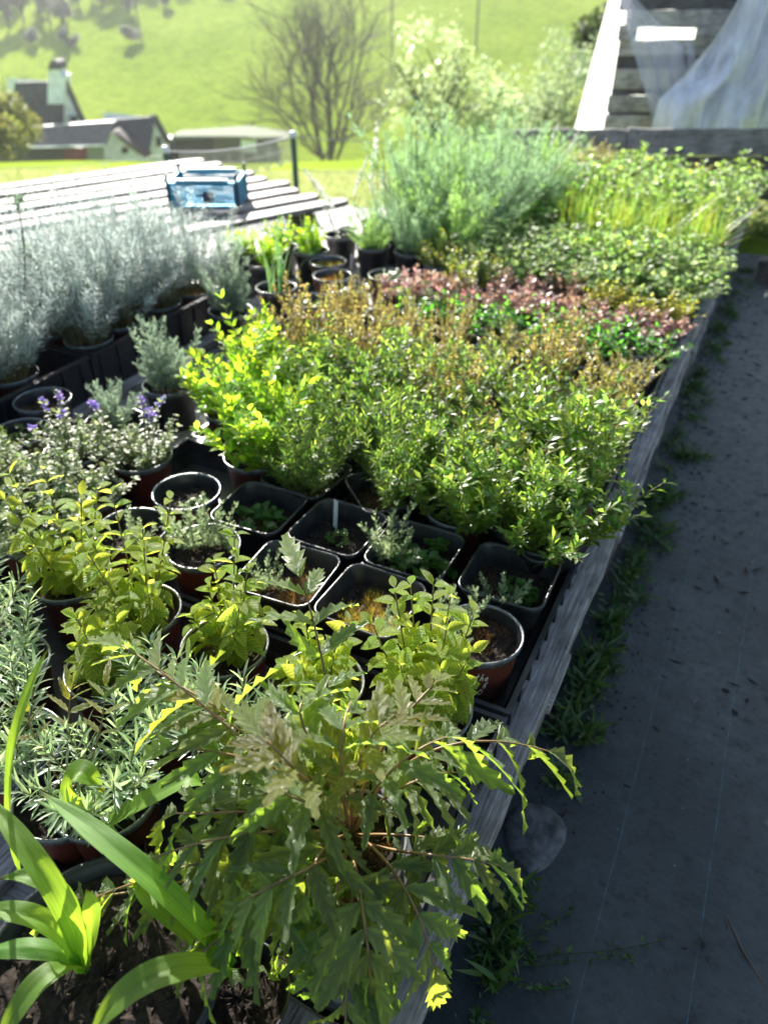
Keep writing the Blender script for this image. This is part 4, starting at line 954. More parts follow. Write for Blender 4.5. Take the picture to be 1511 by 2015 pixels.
# ------------------------------------------------------------ strap-leaved plant
AB = at(165, 1905, .40)
big = thing('potted_agapanthus', 'strap-leaved light green plant in dark soil at the lower left corner', 'potted plant', (AB.x + .01, AB.y + .01, DECK), 0)
put('pot', round_pot(.128, .100, M_tray, M_tray), big); 
sm = soil_mesh(.112, crumbs=420); put('soil', sm, big, Matrix.Translation((0, 0, .080)))
AO = Vector((AB.x + .01, AB.y + .01, DECK))
def strap(o, O, pix, wd, twist=0, fold=.25, crease=None):
    P = [at(a, b, z) - O for a, b, z in pix]; k = 22; g = G(); V = []
    up0 = None
    for i in range(k + 1):
        t = i / k; c = bez(P, t); T = (bez(P, min(1, t + .02)) - bez(P, max(0, t - .02))).normalized()
        S = T.cross(Vector((0, 0, 1))); S = S.normalized() if S.length > .15 else (up0 or Vector((1, 0, 0)))
        if up0 and S.dot(up0) < 0: S = -S
        up0 = S; Nn = S.cross(T); S2 = S * math.cos(twist) + Nn * math.sin(twist); N2 = S2.cross(T)
        ww = wd * .42 * (.75 + .35 * math.sin(math.pi * t)) * (1 - max(0, (t - .72) / .28) ** 1.9) + .0004
        for q_ in range(-6, 7): cidx = q_ / 6; V.append(tuple(c + S2 * ww * cidx + N2 * (fold * ww * abs(cidx) + .0006 * math.sin(i * .9 + cidx * 3) + (.00035 if q_ % 2 else 0))))
    F = [(i * 13 + j, i * 13 + j + 1, i * 13 + 14 + j, i * 13 + 13 + j) for i in range(k) for j in range(12)]
    me = g.add(V, F).mesh('strap_leaf', LM['strap'])
    at1 = me.attributes.new('across', 'FLOAT', 'POINT'); at1.data.foreach_set('value', np.tile(np.linspace(-1, 1, 13), k + 1).astype(np.float32))
    at2 = me.attributes.new('along', 'FLOAT', 'POINT'); at2.data.foreach_set('value', np.repeat(np.linspace(0, 1, k + 1), 13).astype(np.float32))
    put('leaf', me, o)
B1 = (165, 1905, .40)
strap(big, AO, [B1, (150, 1780, .50), (60, 1680, .54), (-30, 1560, .54)], .024)
strap(big, AO, [B1, (120, 1800, .48), (40, 1790, .50), (-40, 1790, .48)], .023)
strap(big, AO, [B1, (130, 1860, .45), (60, 1850, .47), (-60, 1880, .43)], .022)
strap(big, AO, [B1, (110, 1880, .46), (40, 1950, .46), (-10, 2080, .40)], .025)
strap(big, AO, [(150, 1880, .40), (160, 1780, .47), (100, 1700, .52), (0, 1730, .5)], .021)
strap(big, AO, [(175, 1900, .40), (185, 1840, .45), (190, 1790, .48), (170, 1750, .50)], .020)
b3 = at(40, 1740, .40)
strap(big, AO, [(45, 1730, .41), (-5, 1560, .54), (20, 1420, .62), (98, 1272, .66)], .021, .3)
b4 = at(455, 1905, .40); 
ag2 = thing('potted_agapanthus', 'second strap-leaved plant, its pale leaf crossing under the valerian', 'potted plant', (b4.x, b4.y, DECK), 0)
put('pot', ME_RPd, ag2, Matrix.Diagonal((.85, .85, .5, 1))); put('soil', ME_SR[0], ag2, Matrix.Translation((0, 0, .040)) @ Matrix.Diagonal((.84, .84, 1, 1)))
A2 = Vector((b4.x, b4.y, DECK))
strap(ag2, A2, [(455, 1905, .40), (400, 1800, .50), (220, 1660, .54), (80, 1558, .52)], .027, -.15)
strap(ag2, A2, [(455, 1905, .40), (400, 1890, .50), (230, 1890, .54), (170, 2070, .42)], .028, .1)
strap(ag2, A2, [(455, 1905, .40), (330, 1780, .48), (250, 1760, .48), (300, 1700, .44)], .026)
b5 = at(175, 1640, .40)
ag3 = thing('potted_agapanthus', 'broad folded pale green leaf behind the strap leaves', 'potted plant', (b5.x, b5.y, DECK), 0)
put('pot', ME_RPd, ag3, Matrix.Diagonal((.85, .85, .5, 1))); put('soil', ME_SR[1], ag3, Matrix.Translation((0, 0, .040)) @ Matrix.Diagonal((.84, .84, 1, 1)))
A3 = Vector((b5.x, b5.y, DECK))
strap(ag3, A3, [(175, 1640, .40), (110, 1520, .50), (150, 1480, .52), (205, 1560, .47)], .032)
strap(ag3, A3, [(175, 1640, .40), (330, 1560, .50), (390, 1490, .52), (400, 1560, .46)], .030)

# ------------------------------------------------------------ silver plants in black crates
def crate(x0, x1, y0, y1, h, label):
    o = thing('plant_crate', label, 'crate', ((x0 + x1) / 2, (y0 + y1) / 2, DECK), 0, 'black crates holding the silver plants'); hx, hy = (x1 - x0) / 2, (y1 - y0) / 2
    def panel(nm, c, d): put(nm, G().box(c, d).mesh(nm, M_tray, smooth=False), o)
    panel('side_panel', (hx, 0, h / 2), (.006, 2 * hy, h)); panel('side_panel', (-hx, 0, h / 2), (.006, 2 * hy, h))
    panel('end_panel', (0, hy - .003, h / 2 - .001), (2 * hx - .008, .006, h)); panel('end_panel', (0, -hy + .003, h / 2 - .001), (2 * hx - .008, .006, h))
    panel('base', (0, 0, .004), (2 * hx - .01, 2 * hy - .014, .005))
    rb = G()
    for k in range(9): rb.box((hx + .0055, -hy + .03 + k * (2 * hy - .06) / 8, h / 2), (.005, .007, h * .9))
    rb.box((hx + .005, 0, h - .004), (.010, 2 * hy, .006)); put('ribs', rb.mesh('ribs', M_tray, smooth=False), o); return o
for i, (y0, y1, nm) in enumerate([(.80, 1.36, 'front'), (1.37, 1.97, 'rear')]):
    c = crate(-2.02, -1.53, y0, y1, .118, 'black plastic crate holding silver plants, the %s one' % nm)
    if i == 1: write_on(c, [('thm', -.9, .07)], None, 0, .03, sq=lambda s, z: (.2455 + .0006 + .010, s - .08, z - .02), lean=.2, lw=.0011, mat=M_ink)
k = 0
for j, y in enumerate((.89, 1.04, 1.19, 1.45, 1.60, 1.76, 1.90)):
    for i, x in enumerate((-1.61, -1.76, -1.91)):
        if j == 0 and i == 0: sp = [('mossb', 1, Z0), ('savory2', .5, Z0)]
        elif j < 3 and i == 0: sp = [('silverup', .9, Z0), ('mosso', 1, Z0)]
        elif i == 0: sp = [('silverup', 1.05, Z0), ('mossb', 1, Z0)]
        else: sp = [('silver', rng.uniform(1.02, 1.2), Z0)]
        potted('potted_curry_plant', 'silver-grey curry plant, %s crate row from the front, %s from the bench' % (ORD[j], ORD[i]), 'potted herb', x + rng.normal(0, .006), y + rng.normal(0, .006), 'round', sp, 'silver plants in the black crates', z=DECK + .008)
# leggy stems rising at the left edge
lg = potted('leggy_plant', 'dark leggy stems with small green tufts in front of the silver plants', 'potted plant', -1.45, 1.13, 'black', [('mossb', 1, Z0)], rz=0)
g = G(); tv, tf_ = leaf_shape(2, .3, .1, .2)
for pts in ([(10, 720, .40), (40, 620, .50), (70, 560, .58), (35, 400, .74)], [(10, 720, .40), (80, 640, .50), (110, 560, .56), (60, 500, .62)], [(10, 720, .40), (50, 690, .44), (80, 660, .5), (60, 615, .53)]):
    P = [at(a, b, z) - Vector((-1.45, 1.13, DECK)) for a, b, z in pts]; C = np.array([tuple(bez(P, t)) for t in np.linspace(0, 1, 10)])
    g.tube(C, np.linspace(.0035, .0018, 10), 5, 1)
    kk = 46; D = rvec(kk) + np.array([0, 0, .6]); g.inst(tv, tf_, frames(D, rvec(kk)) * (.022 * rng.uniform(.6, 1.2, kk))[:, None, None], C[-1] + rvec(kk, .008), 0)
put('foliage', g.mesh('leggy_foliage', [LM['santo'], M_stemb]), lg, kind='stuff')

# white plant tags
ME_TAG = G().box((0, 0, .035), (.010, .0012, .07)).mesh('plant_tag', M_tag, smooth=False)
for x, y, lb in [(-.60, 1.02, 'white plant tag upright in the nearly empty square pot'), (-.51, .865, 'white plant tag between the two moss pots'), (-1.02, 2.03, 'white plant tag by the open pots'), (-1.33, 2.46, 'white plant tag before the slatted table'), (-.30, 2.07, 'white plant tag at the vivid green cushions'), (-.50, 1.92, 'white plant tag among the upright thyme')]:
    t_ = put('plant_tag', ME_TAG, None, Matrix.Translation((x, y, RIM - .045)) @ Matrix.Rotation(rng.uniform(0, 3), 4, 'Z') @ Matrix.Rotation(rng.normal(0, .35), 4, 'X')); props(t_, lb, 'plant tag', 'white plant tags')

# ------------------------------------------------------------ things on the path
M_stone = plain('grey_stone', (.08, .082, .082), .9, nscale=45, namt=.6, bumpd=.004)
g = G(); a = np.linspace(0, 2 * math.pi, 20, endpoint=False)
lv = []
for q, zz in ((1, -.01), (1.0, .008), (.93, .015), (.6, .017), (.02, .0175)): lv.append(np.stack([np.cos(a) * .048 * q * (1 + .12 * np.sin(2 * a + 1) + .06 * np.sin(5 * a)), np.sin(a) * .068 * q * (1 + .08 * np.sin(3 * a)), np.full(20, zz) + .002 * q * np.sin(3 * a)], -1))
g.add(np.concatenate(lv), [(i * 20 + j, i * 20 + (j + 1) % 20, i * 20 + 20 + (j + 1) % 20, i * 20 + 20 + j) for i in range(4) for j in range(20)])
sp_ = at(1050, 1645, .01); st = put('flat_stone', g.mesh('flat_stone', M_stone), None, Matrix.Translation((sp_.x, sp_.y, .006)) @ Matrix.Rotation(.2, 4, 'Z')); props(st, 'flat rounded grey stone at the foot of the pallets on the path', 'stone')
# litter: one scatter
g = G(); oc = np.array([(1, 0, 0), (-1, 0, 0), (0, 1, 0), (0, -1, 0), (0, 0, 1), (0, 0, -1)], float); of = np.array([(0, 2, 4), (2, 1, 4), (1, 3, 4), (3, 0, 4), (2, 0, 5), (1, 2, 5), (3, 1, 5), (0, 3, 5)])
k = 1600; P = np.stack([rng.uniform(-.12, .9, k), rng.uniform(.4, 4.6, k) ** 1.0, np.full(k, .012)], -1)
S = rng.uniform(.001, .005, k) * rng.choice([1, 1, 1.8], k); g.inst(oc, of, frames(rvec(k) * np.array([1, 1, .1]), np.array([0, 0, 1.]) + rvec(k, .2)) * S[:, None, None] * np.stack([rng.uniform(.4, .8, k), rng.uniform(.8, 3.2, k), np.full(k, .35)], -1)[:, None, :], P, 0)
k = 1500; P = np.stack([-.13 + np.abs(rng.normal(0, .05, k)), rng.uniform(.4, 4.0, k), np.full(k, .012)], -1); g.inst(oc, of, frames(rvec(k), rvec(k)) * rng.uniform(.001, .004, k)[:, None, None], P, 0)
k = 90; P = np.stack([rng.uniform(-.1, .8, k), rng.uniform(.4, 4.0, k), np.full(k, .014)], -1)
g.inst(oc, of, frames(rvec(k), rvec(k)) * rng.uniform(.001, .003, k)[:, None, None], P, 1)
put('litter', g.mesh('litter', [plain('dark_litter', (.02, .016, .012), .9), plain('pale_litter', (.35, .33, .3), .8)], smooth=False), kind='stuff')
tw = G().tube([tuple(at(1428, 1800, .014)), tuple(at(1460, 1870, .016)), tuple(at(1490, 1920, .014)), tuple(at(1525, 1965, .014))], [.0012, .0018, .0016, .001], 5).mesh('twig', M_stemb)
props(put('twig', tw), 'thin dark twig on the path at the right edge', 'twig')
# weeds along the pallets
def weeds():
    g = G(); V, F = leaf_shape(3, .45, .1, .25); V2, F2 = leaf_shape(3, .12, .1, .3)
    ctr = [(-.10, y, s) for y, s in zip(np.concatenate([rng.uniform(.9, 4.4, 84), rng.uniform(1.0, 2.1, 36), rng.normal(.62, .05, 14)]), rng.uniform(.5, 1.3, 134))]
    for x, y, s in ctr:
        ix = -.128 + (.0, .008, .02)[min(2, int(y / 1.6))]; c = np.array([ix + abs(rng.normal(.02, .02 + .018 * min(1, y / 3))), y, .01])
        k = rng.integers(14, 34); a = rng.uniform(0, 6.3, k); D = np.stack([np.cos(a), np.sin(a), rng.uniform(.15, 1.6, k)], -1); off = rvec(k, .014) * np.array([1, 1, .35]); off[:, 2] = np.abs(off[:, 2]) + .002
        g.inst(V, F, frames(D, np.array([0, 0, 1.]) + rvec(k, .3)) * (s * .016 * rng.uniform(.5, 1.5, k))[:, None, None], c + off)
        k = 8; a = rng.uniform(0, 6.3, k); D = np.stack([np.cos(a), np.sin(a), rng.uniform(.3, 2, k)], -1)
        g.inst(V2, F2, frames(D, np.array([0, 0, 1.]) + rvec(k, .3)) * (s * .045 * rng.uniform(.5, 1.4, k))[:, None, None], c + rvec(k, .006))
    return g.mesh('weeds', [LM['weed']])
put('weeds', weeds(), kind='stuff')
def creeper():
    g = G(); V, F = leaf_shape(2, .4, .1, .2)
    for pts in ([(960, 1890), (1060, 1820), (1130, 1790)], [(960, 1890), (1080, 1870), (1180, 1885), (1300, 1850)], [(960, 1900), (1040, 1960), (1120, 1940)], [(960, 1900), (1100, 1905), (1230, 1870), (1250, 1890)]):
        P = [at(a, b, .02) for a, b in pts]; C = np.array([tuple(bez(P, t)) for t in np.linspace(0, 1, 12)]); g.tube(C, .0008, 4)
        k = 26; i = rng.integers(1, 12, k); D = rvec(k) + np.array([0, 0, .5]); g.inst(V, F, frames(D, rvec(k)) * (.013 * rng.uniform(.5, 1.3, k))[:, None, None], C[i] + rvec(k, .002))
    return g.mesh('creeping_weed', [LM['weed']])
props(put('creeping_weed', creeper()), 'thin creeping weed spreading over the dark fabric at the pallet foot', 'weed')
# bundle of stakes and a block on the right
bs = thing('stake_bundle', 'bundle of pale grey wooden stakes lying along the path at the right edge', 'stakes', (.10, 4.75, .0), 0)
ST = [G().box((0, 0, 0), (.022, 1.5, .018), jit=.0015).mesh('stake', woodmat('stake_wood', (.2, .2, .2), (.36, .37, .38), (.52, .53, .55), along=(22, 1, 22)), smooth=False)]
for i in range(12): put('stake', ST[0], bs, Matrix.Translation((-.02 + .026 * (i % 6) + rng.normal(0, .003), rng.normal(0, .04), .115 + .021 * (i // 6))) @ Matrix.Rotation(rng.normal(0, .008), 4, 'Z'))
bl = put('wood_block', G().box((0, 0, .05), (.16, .10, .10), jit=.003).mesh('wood_block', M_block, smooth=False), None, Matrix.Translation((.075, 4.18, .012))); props(bl, 'dark wooden block under the near ends of the stakes', 'block')

# ------------------------------------------------------------ plank at the end of the bench
A, B = at_s(985, 252, 4.85), at_s(1560, 262, 4.85)
zt = row_z(253, 4.85); zb = row_z(306, 4.85)
pl = thing('end_plank', 'wide weathered grey plank standing on edge behind the far pots', 'plank', ((A.x + B.x) / 2, (A.y + B.y) / 2, (zt + zb) / 2), math.atan2(B.y - A.y, B.x - A.x))
L_ = (B - A).length
Mp = Matrix.Rotation(R(90), 4, 'X')
put('board', board_mesh(L_ * .53, zt - zb, .035, M_woodx, 'x', 3), pl, Matrix.Translation((L_ * .2, -.004, 0)) @ Mp)
put('board', board_mesh(L_ * .38, (zt - zb) * .92, .03, M_woodx, 'x', 4), pl, Matrix.Translation((-L_ * .26, .004, .004)) @ Mp, label='darker left plank')
nl = G()
for x, z in ((-.06, .05), (-.02, -.03), (.05, .03), (.6, .05), (.62, -.04), (.75, .02)): nl.tube([(x, -.03, z), (x, -.021, z)], .006, 8)
put('nail_head', nl.mesh('nail_head', plain('rusty_nail', (.04, .03, .03), .7)), pl, kind='stuff')
g = G(); g.box((L_ * .15, .02, -(zt - zb) / 2 - .13), (L_ * .7, .03, .24)); put('lower_board', g.mesh('lower_board', M_block, smooth=False), pl)
# dark weeds right of the far pots
def farweed():
    g = G(); V, F = leaf_shape(2, .35, .1, .2); k = 1500; P = np.stack([rng.uniform(-.12, .55, k), rng.uniform(4.9, 5.25, k), rng.random(k) ** 1.5 * .30], -1)
    g.inst(V, F, frames(rvec(k) + np.array([0, 0, .8]), rvec(k)) * (.035 * rng.uniform(.5, 1.3, k))[:, None, None], P); return g.mesh('tall_weeds', [LM['weed']])
put('tall_weeds', farweed(), kind='stuff')

# ------------------------------------------------------------ film covered frame behind the plank
def film(name, alpha, col, tr=.5, rough=.3, wr=14, hi=.25):
    m, t, p, out = newmat(name); L = t.links
    p.inputs['Base Color'].default_value = (*col, 1); p.inputs['Roughness'].default_value = rough
    ts = t.nodes.new('ShaderNodeBsdfTranslucent'); ts.inputs[0].default_value = (*col, 1)
    tp = t.nodes.new('ShaderNodeBsdfTransparent'); m1 = t.nodes.new('ShaderNodeMixShader'); m1.inputs[0].default_value = tr
    L.new(p.outputs[0], m1.inputs[1]); L.new(ts.outputs[0], m1.inputs[2])
    n = noise(t, wr, 5, .6, sc3=(1, 1, .25)); r = ramp(t, n.outputs[0], [(.35, (alpha - hi,) * 3), (.65, (min(1, alpha + hi),) * 3)])
    m2 = t.nodes.new('ShaderNodeMixShader'); L.new(r.outputs[0], m2.inputs[0]); L.new(tp.outputs[0], m2.inputs[1]); L.new(m1.outputs[0], m2.inputs[2]); L.new(m2.outputs[0], out.inputs[0])
    b = t.nodes.new('ShaderNodeBump'); b.inputs['Strength'].default_value = .6; b.inputs['Distance'].default_value = .02; L.new(n.outputs[0], b.inputs['Height']); L.new(b.outputs[0], p.inputs['Normal'])
    return m
M_sheet = film('white_polythene', .97, (.85, .86, .86), .6, .5, hi=.03)
M_film = film('clear_film', .72, (.84, .86, 1.0), .12, .3, 10, .28)
M_veil = film('thin_veil_film', .42, (.8, .82, 1.0), .12, .3, 6, .1)
fr_ = thing('film_covered_frame', 'frame of pallet boards with hanging clear film and white sheet behind the plank', 'cold frame', tuple(at_s(1350, 250, 5.5).xy) + (0,), R(YAW))
FO = Vector(fr_.location); IR = Matrix.Rotation(-R(YAW), 3, 'Z')
def fl(px, py, s): return IR @ (at_s(px, py, s) - FO)
def sheet(name, corners, mat, nu=24, nv=24, wrinkle=.0, seed=0, label=None, kind=None):
    a, b, c, d = [fl(*q) for q in corners]; r = np.random.default_rng(seed); V = []; ph = r.uniform(0, 6, 6)
    for i in range(nu + 1):
        for j in range(nv + 1):
            u, v = i / nu, j / nv; p = (a.lerp(b, u)).lerp(d.lerp(c, u), v)
            dz = wrinkle * (math.sin(u * 17 + ph[0] + 2 * v) + .6 * math.sin(u * 31 + ph[1] - 3 * v) + .5 * math.sin(u * 9 + v * 11 + ph[2]))
            V.append((p.x + dz * .5, p.y + dz, p.z))
    n = nv + 1; F = [(i * n + j, i * n + j + 1, (i + 1) * n + j + 1, (i + 1) * n + j) for i in range(nu) for j in range(nv)]
    return put(name, G().add(V, F).mesh(name, mat), fr_, label=label)
# white translucent back sheet with a slanting left edge
sheet('white_sheet', [(1128, 262, 5.75), (1740, 262, 5.75), (1740, -160, 5.75), (1240, -160, 5.75)], M_sheet, 20, 10, .006, 1, 'glowing white back sheet')
# boards across in front of it
BWm = {}
M_frame = woodmat('frame_slat_wood', (.22, .20, .18), (.50, .47, .43), (.68, .66, .62), along=(1, 16, 16))
M_framegap = woodmat('gap_shade_frame_wood', (.05, .045, .045), (.13, .12, .12), (.22, .21, .20), along=(1, 16, 16))  # dark boards stand in for the shaded gaps between the pale slats
rows = [(-60, -18, 1225, 0), (-20, 20, 1222, 1), (18, 54, 1230, 0), (77, 108, 1218, 0), (106, 136, 1213, 1), (134, 174, 1206, 0), (172, 188, 1204, 1), (186, 220, 1198, 0), (218, 228, 1197, 1), (226, 264, 1190, 0)]
for i, (y0, y1, xl, dk) in enumerate(rows):
    a, b = fl(xl, (y0 + y1) / 2, 5.60), fl(1640, (y0 + y1) / 2 + 2, 5.60); hgt = abs(row_z(y0, 5.6) - row_z(y1, 5.6))
    put('slat', board_mesh(b.x - a.x, hgt, .022, M_framegap if dk else M_frame, 'x', 40 + i), fr_, Matrix.Translation(((a.x + b.x) / 2, a.y + (.024 if dk else 0), (a.z + b.z) / 2)) @ Matrix.Rotation(R(90), 4, 'X'))
for px in (1236, 1420, 1600):
    a, b = fl(px, 262, 5.66), fl(px, -100, 5.66); put('upright_post', G().box(((a.x + b.x) / 2, a.y + .035, (a.z + b.z) / 2), (.05, .04, abs(b.z - a.z))).mesh('upright_post', M_block, smooth=False), fr_)
a, b = fl(1340, 62, 5.62), fl(1384, 62, 5.62)
# closing board left and right of the bright slot
def patch(x0, x1, y0, y1, s, nm, mt):
    a, b = fl(x0, (y0 + y1) / 2, s), fl(x1, (y0 + y1) / 2, s); put(nm, board_mesh(b.x - a.x, abs(row_z(y0, s) - row_z(y1, s)), .018, mt, 'x', 77), fr_, Matrix.Translation(((a.x + b.x) / 2, a.y, (a.z + b.z) / 2)) @ Matrix.Rotation(R(90), 4, 'X'))
patch(1218, 1252, 50, 80, 5.58, 'short_board', M_frame); patch(1370, 1640, 50, 80, 5.58, 'short_board', M_frame)
# hanging film in front
def drape(name, outline_l, outline_r, s, mat, wr, seed):
    """strip between two polylines given as (px,py)"""
    r = np.random.default_rng(seed); nv, nu = 26, 28; V = []; ph = r.uniform(0, 6, 4)
    def pl_(o, t):
        k = t * (len(o) - 1); i = min(int(k), len(o) - 2); f = k - i; return (o[i][0] * (1 - f) + o[i + 1][0] * f, o[i][1] * (1 - f) + o[i + 1][1] * f)
    for i in range(nu + 1):
        for j in range(nv + 1):
            u, v = i / nu, j / nv; L1, R1 = pl_(outline_l, v), pl_(outline_r, v)
            dz = wr * (math.sin(u * 22 + ph[0] + v * 3) + .7 * math.sin(u * 41 + ph[1] - v * 4) + .5 * math.sin(u * 13 + v * 9 + ph[2]))
            p = fl(L1[0] * (1 - u) + R1[0] * u, L1[1] * (1 - u) + R1[1] * u, s); V.append((p.x, p.y + dz, p.z))
    n = nv + 1; F = [(i * n + j, i * n + j + 1, (i + 1) * n + j + 1, (i + 1) * n + j) for i in range(nu) for j in range(nv)]
    put(name, G().add(V, F).mesh(name, mat), fr_)
drape('hanging_film', [(1455, -30), (1400, 70), (1350, 150), (1300, 200), (1285, 260)], [(1680, -30), (1670, 70), (1660, 150), (1650, 200), (1640, 262)], 5.36, M_film, .05, 5)
drape('hanging_film', [(1470, -30), (1440, 60), (1385, 150), (1330, 205), (1310, 258)], [(1560, -30), (1530, 70), (1480, 150), (1450, 200), (1440, 258)], 5.42, M_film, .03, 8)
drape('film_veil', [(1212, -30), (1225, 30), (1245, 100), (1265, 170), (1288, 262)], [(1225, -30), (1290, 40), (1345, 90), (1355, 170), (1365, 262)], 5.48, M_veil, .008, 6)
drape('film_veil', [(1352, 80), (1350, 130), (1348, 180), (1345, 230), (1345, 262)], [(1356, 80), (1375, 130), (1400, 180), (1410, 230), (1410, 262)], 5.46, M_veil, .008, 7)

# ------------------------------------------------------------ slatted table
TZ = .385; ang = R(-24.5)
t0 = at(669, 392, TZ)
tb = thing('slatted_table', 'sunlit table of bleached wooden slats behind the silver plants', 'table', (t0.x, t0.y, 0), ang)
slL = 1.55
SLM = []
def slat_mesh(L, W, T, seed):
    g = G(); r = np.random.default_rng(seed); V = []; st = [0, .02, .05] + list(np.linspace(.1, .9, 9)) + [.95, .98, 1]
    for q in st:
        w2 = W / 2 * (1 if .04 < q < .96 else (.55 if q in (0, 1) else .9)) + r.normal(0, .001); y = (q - 1) * L; z = r.normal(0, .0008)
        V += [(-w2, y, z), (w2, y, z), (w2 + .001, y, z + T * .7), (w2 - .004, y, z + T), (-w2 + .004, y, z + T), (-w2 - .001, y, z + T * .7)]
    k = len(st); F = [(i * 6 + j, i * 6 + (j + 1) % 6, i * 6 + 6 + (j + 1) % 6, i * 6 + 6 + j) for i in range(k - 1) for j in range(6)]
    g.add(V, F)
    for o in (0, (k - 1) * 6): g.add(np.array(V)[o:o + 6], [(0, 1, 2, 5), (2, 3, 4, 5)])
    return g.mesh('slat', M_slat, smooth=False)
SLM = [slat_mesh(slL, .100, .022, s) for s in range(4)]
for blk in (0, 1):
    for i in range(9):
        put('slat', SLM[(i + blk) % 4], tb, Matrix.Translation((-.160 * i + .0 + rng.normal(0, .004), -blk * (slL + .05) + rng.normal(0, .02) + (-.00 * i), TZ - .022)) @ Matrix.Rotation(rng.normal(0, .006), 4, 'Z'))
for y in (-.22, -.95, -1.42, -1.80, -2.6, -3.05): put('cross_rail', G().box((-.62, y, TZ - .045), (1.38, .07, .042), jit=.002).mesh('cross_rail', M_block, smooth=False), tb)
for y in (-.22, -1.42, -2.9):
    for x in (.0, -1.24): put('leg', G().box((x - .02, y, (TZ - .067) / 2 + .0), (.07, .09, TZ - .067), jit=.002).mesh('leg', M_wood, smooth=False), tb)
put('lower_rail', G().box((.035, -.85, .12), (.03, 1.3, .09), jit=.002).mesh('lower_rail', M_wood, smooth=False), tb)
# blue crate
c0 = (at(335, 408, TZ + .002) + at(472, 412, TZ + .002)) / 2
cw = (at(472, 412, TZ) - at(338, 412, TZ)).length
a_ = at(472, 412, TZ) - at(338, 412, TZ)
M_blue = plain('blue_crate_plastic', (.015, .24, .40), .5, .4, .5); M_teal = plain('teal_crate_plastic', (.05, .30, .38), .3, .5)
bc = thing('blue_crate', 'empty blue perforated plastic crate on the slatted table', 'crate', tuple(c0), math.atan2(a_.y, a_.x))
CW, CD, CH = cw, .24, .108
def lattice(nm, w_, h_, mt, M, hole=True, nx=20, nz=7):
    g = G(); T = .004; fw = .012
    g.box((0, 0, fw / 2), (w_, T * 2, fw)); g.box((0, 0, h_ - fw / 2), (w_, T * 3, fw)); g.box((-w_ / 2 + fw / 2, 0, h_ / 2), (fw, T * 2.2, h_ - 2 * fw)); g.box((w_ / 2 - fw / 2, 0, h_ / 2), (fw, T * 2.2, h_ - 2 * fw))
    for i in range(1, nx): g.box((-w_ / 2 + w_ * i / nx, 0, h_ / 2), (.007, T, h_ - 2 * fw))
    for j in range(1, nz): g.box((0, .0008, fw + (h_ - 2 * fw) * j / nz), (w_ - 2 * fw, T, .007))
    if hole: g.box((0, -.001, h_ * .50), (.062, T * 2.6, .010)); g.box((0, -.001, h_ * .80), (.062, T * 2.6, .008))
    put(nm, g.mesh(nm, mt, smooth=False), bc, M)
    if hole: put('label_plate', G().box((.02, -.006, h_ * .42), (.045, .003, .04)).mesh('label_plate', plain('dark_plate', (.02, .03, .08), .5), smooth=False), bc, M)
lattice('side_wall', CW, CH, M_blue, Matrix.Translation((0, 0, 0))); lattice('side_wall', CW, CH, M_teal, Matrix.Translation((0, CD, 0)))
lattice('end_wall', CD - .02, CH, M_blue, Matrix.Translation((-CW / 2, CD / 2, .001)) @ Matrix.Rotation(R(90), 4, 'Z'), False, 10); lattice('end_wall', CD - .02, CH, M_blue, Matrix.Translation((CW / 2, CD / 2, .001)) @ Matrix.Rotation(R(90), 4, 'Z'), False, 10)
put('base', G().box((0, CD / 2, .004), (CW - .01, CD - .012, .006)).mesh('base', M_blue, smooth=False), bc)
for sx in (-1, 1):
    for y in (0, CD): put('corner_post', G().tube([(sx * CW / 2, y, 0), (sx * CW / 2, y, CH + .035)], [.009, .007], 8).mesh('corner_post', plain('dark_blue_plastic', (.015, .03, .06), .25)), bc)
for y in (0, CD):
    g = G(); g.tube([(-CW * .38, y, CH + .006), (CW * .38, y, CH + .006)], .007, 8); put('top_rail', g.mesh('top_rail', plain('pale_blue_rail', (.35, .55, .6), .3)), bc)

# ------------------------------------------------------------ fence posts and wire
M_post = plain('green_fence_post', (.05, .12, .09), .35, .6); M_cap = plain('white_post_cap', (.8, .8, .78), .35); M_wire = plain('galvanised_wire', (.35, .36, .36), .35, .5, .6)
def post(px, pyt, s, lb):
    T = at_s(px, pyt, s); zb = float(ground_z(np.array(T.x), np.array(T.y))); o = thing('fence_post', lb, 'fence post', (T.x, T.y, zb), 0, 'posts of the wire fence')
    h = T.z - zb; put('post_shaft', G().tube([(0, 0, -.1), (0, 0, h)], .019, 10).mesh('post_shaft', M_post), o)
    put('cap', G().lathe([(.001, .03), (.02, .028), (.026, .018), (.026, -.006), (.019, -.008)], 12).mesh('cap', M_cap), o, Matrix.Translation((0, 0, h))); return T
P1 = post(577, 268, 5.4, 'thin green post of the wire fence right of the blue crate')
P2 = post(326, 298, 5.0, 'dark fence post with a white cap behind the blue crate')
P3 = post(1010, 262, 6.6, 'fence post hidden among the shrubs at the right'); P4 = post(-120, 330, 5.0, 'fence post beyond the left picture edge')
fw = thing('wire_fence', 'sagging wire netting between the posts behind the blue crate', 'fence', tuple((P1 + P2) / 2), 0)
FWO = (P1 + P2) / 2; g = G()
def sag(a, b, s, n=18): return [tuple(a.lerp(b, t) + Vector((0, 0, -s * 4 * t * (1 - t))) - FWO) for t in np.linspace(0, 1, n)]
g.tube(sag(P1, P2, .035), .005, 4); g.tube(sag(P1, P3, .05), .0028, 4); g.tube(sag(P1 + Vector((0, 0, -.2)), P3 + Vector((0, 0, -.2)), .05), .0022, 4)
g.tube(sag(P2 + Vector((0, 0, -.02)), P4, .03), .0022, 4); put('wire', g.mesh('wire', M_wire), fw)
g = G(); base = np.array(sag(P1, P2, .035, 60))
for i in range(1, 54):
    p = base[i]; L2 = .14 + .02 * math.sin(i); g.tube([p, p + np.array([.006 * math.sin(i), .004, -L2 * .5]), p + np.array([.012, 0, -L2])], .0042, 4)
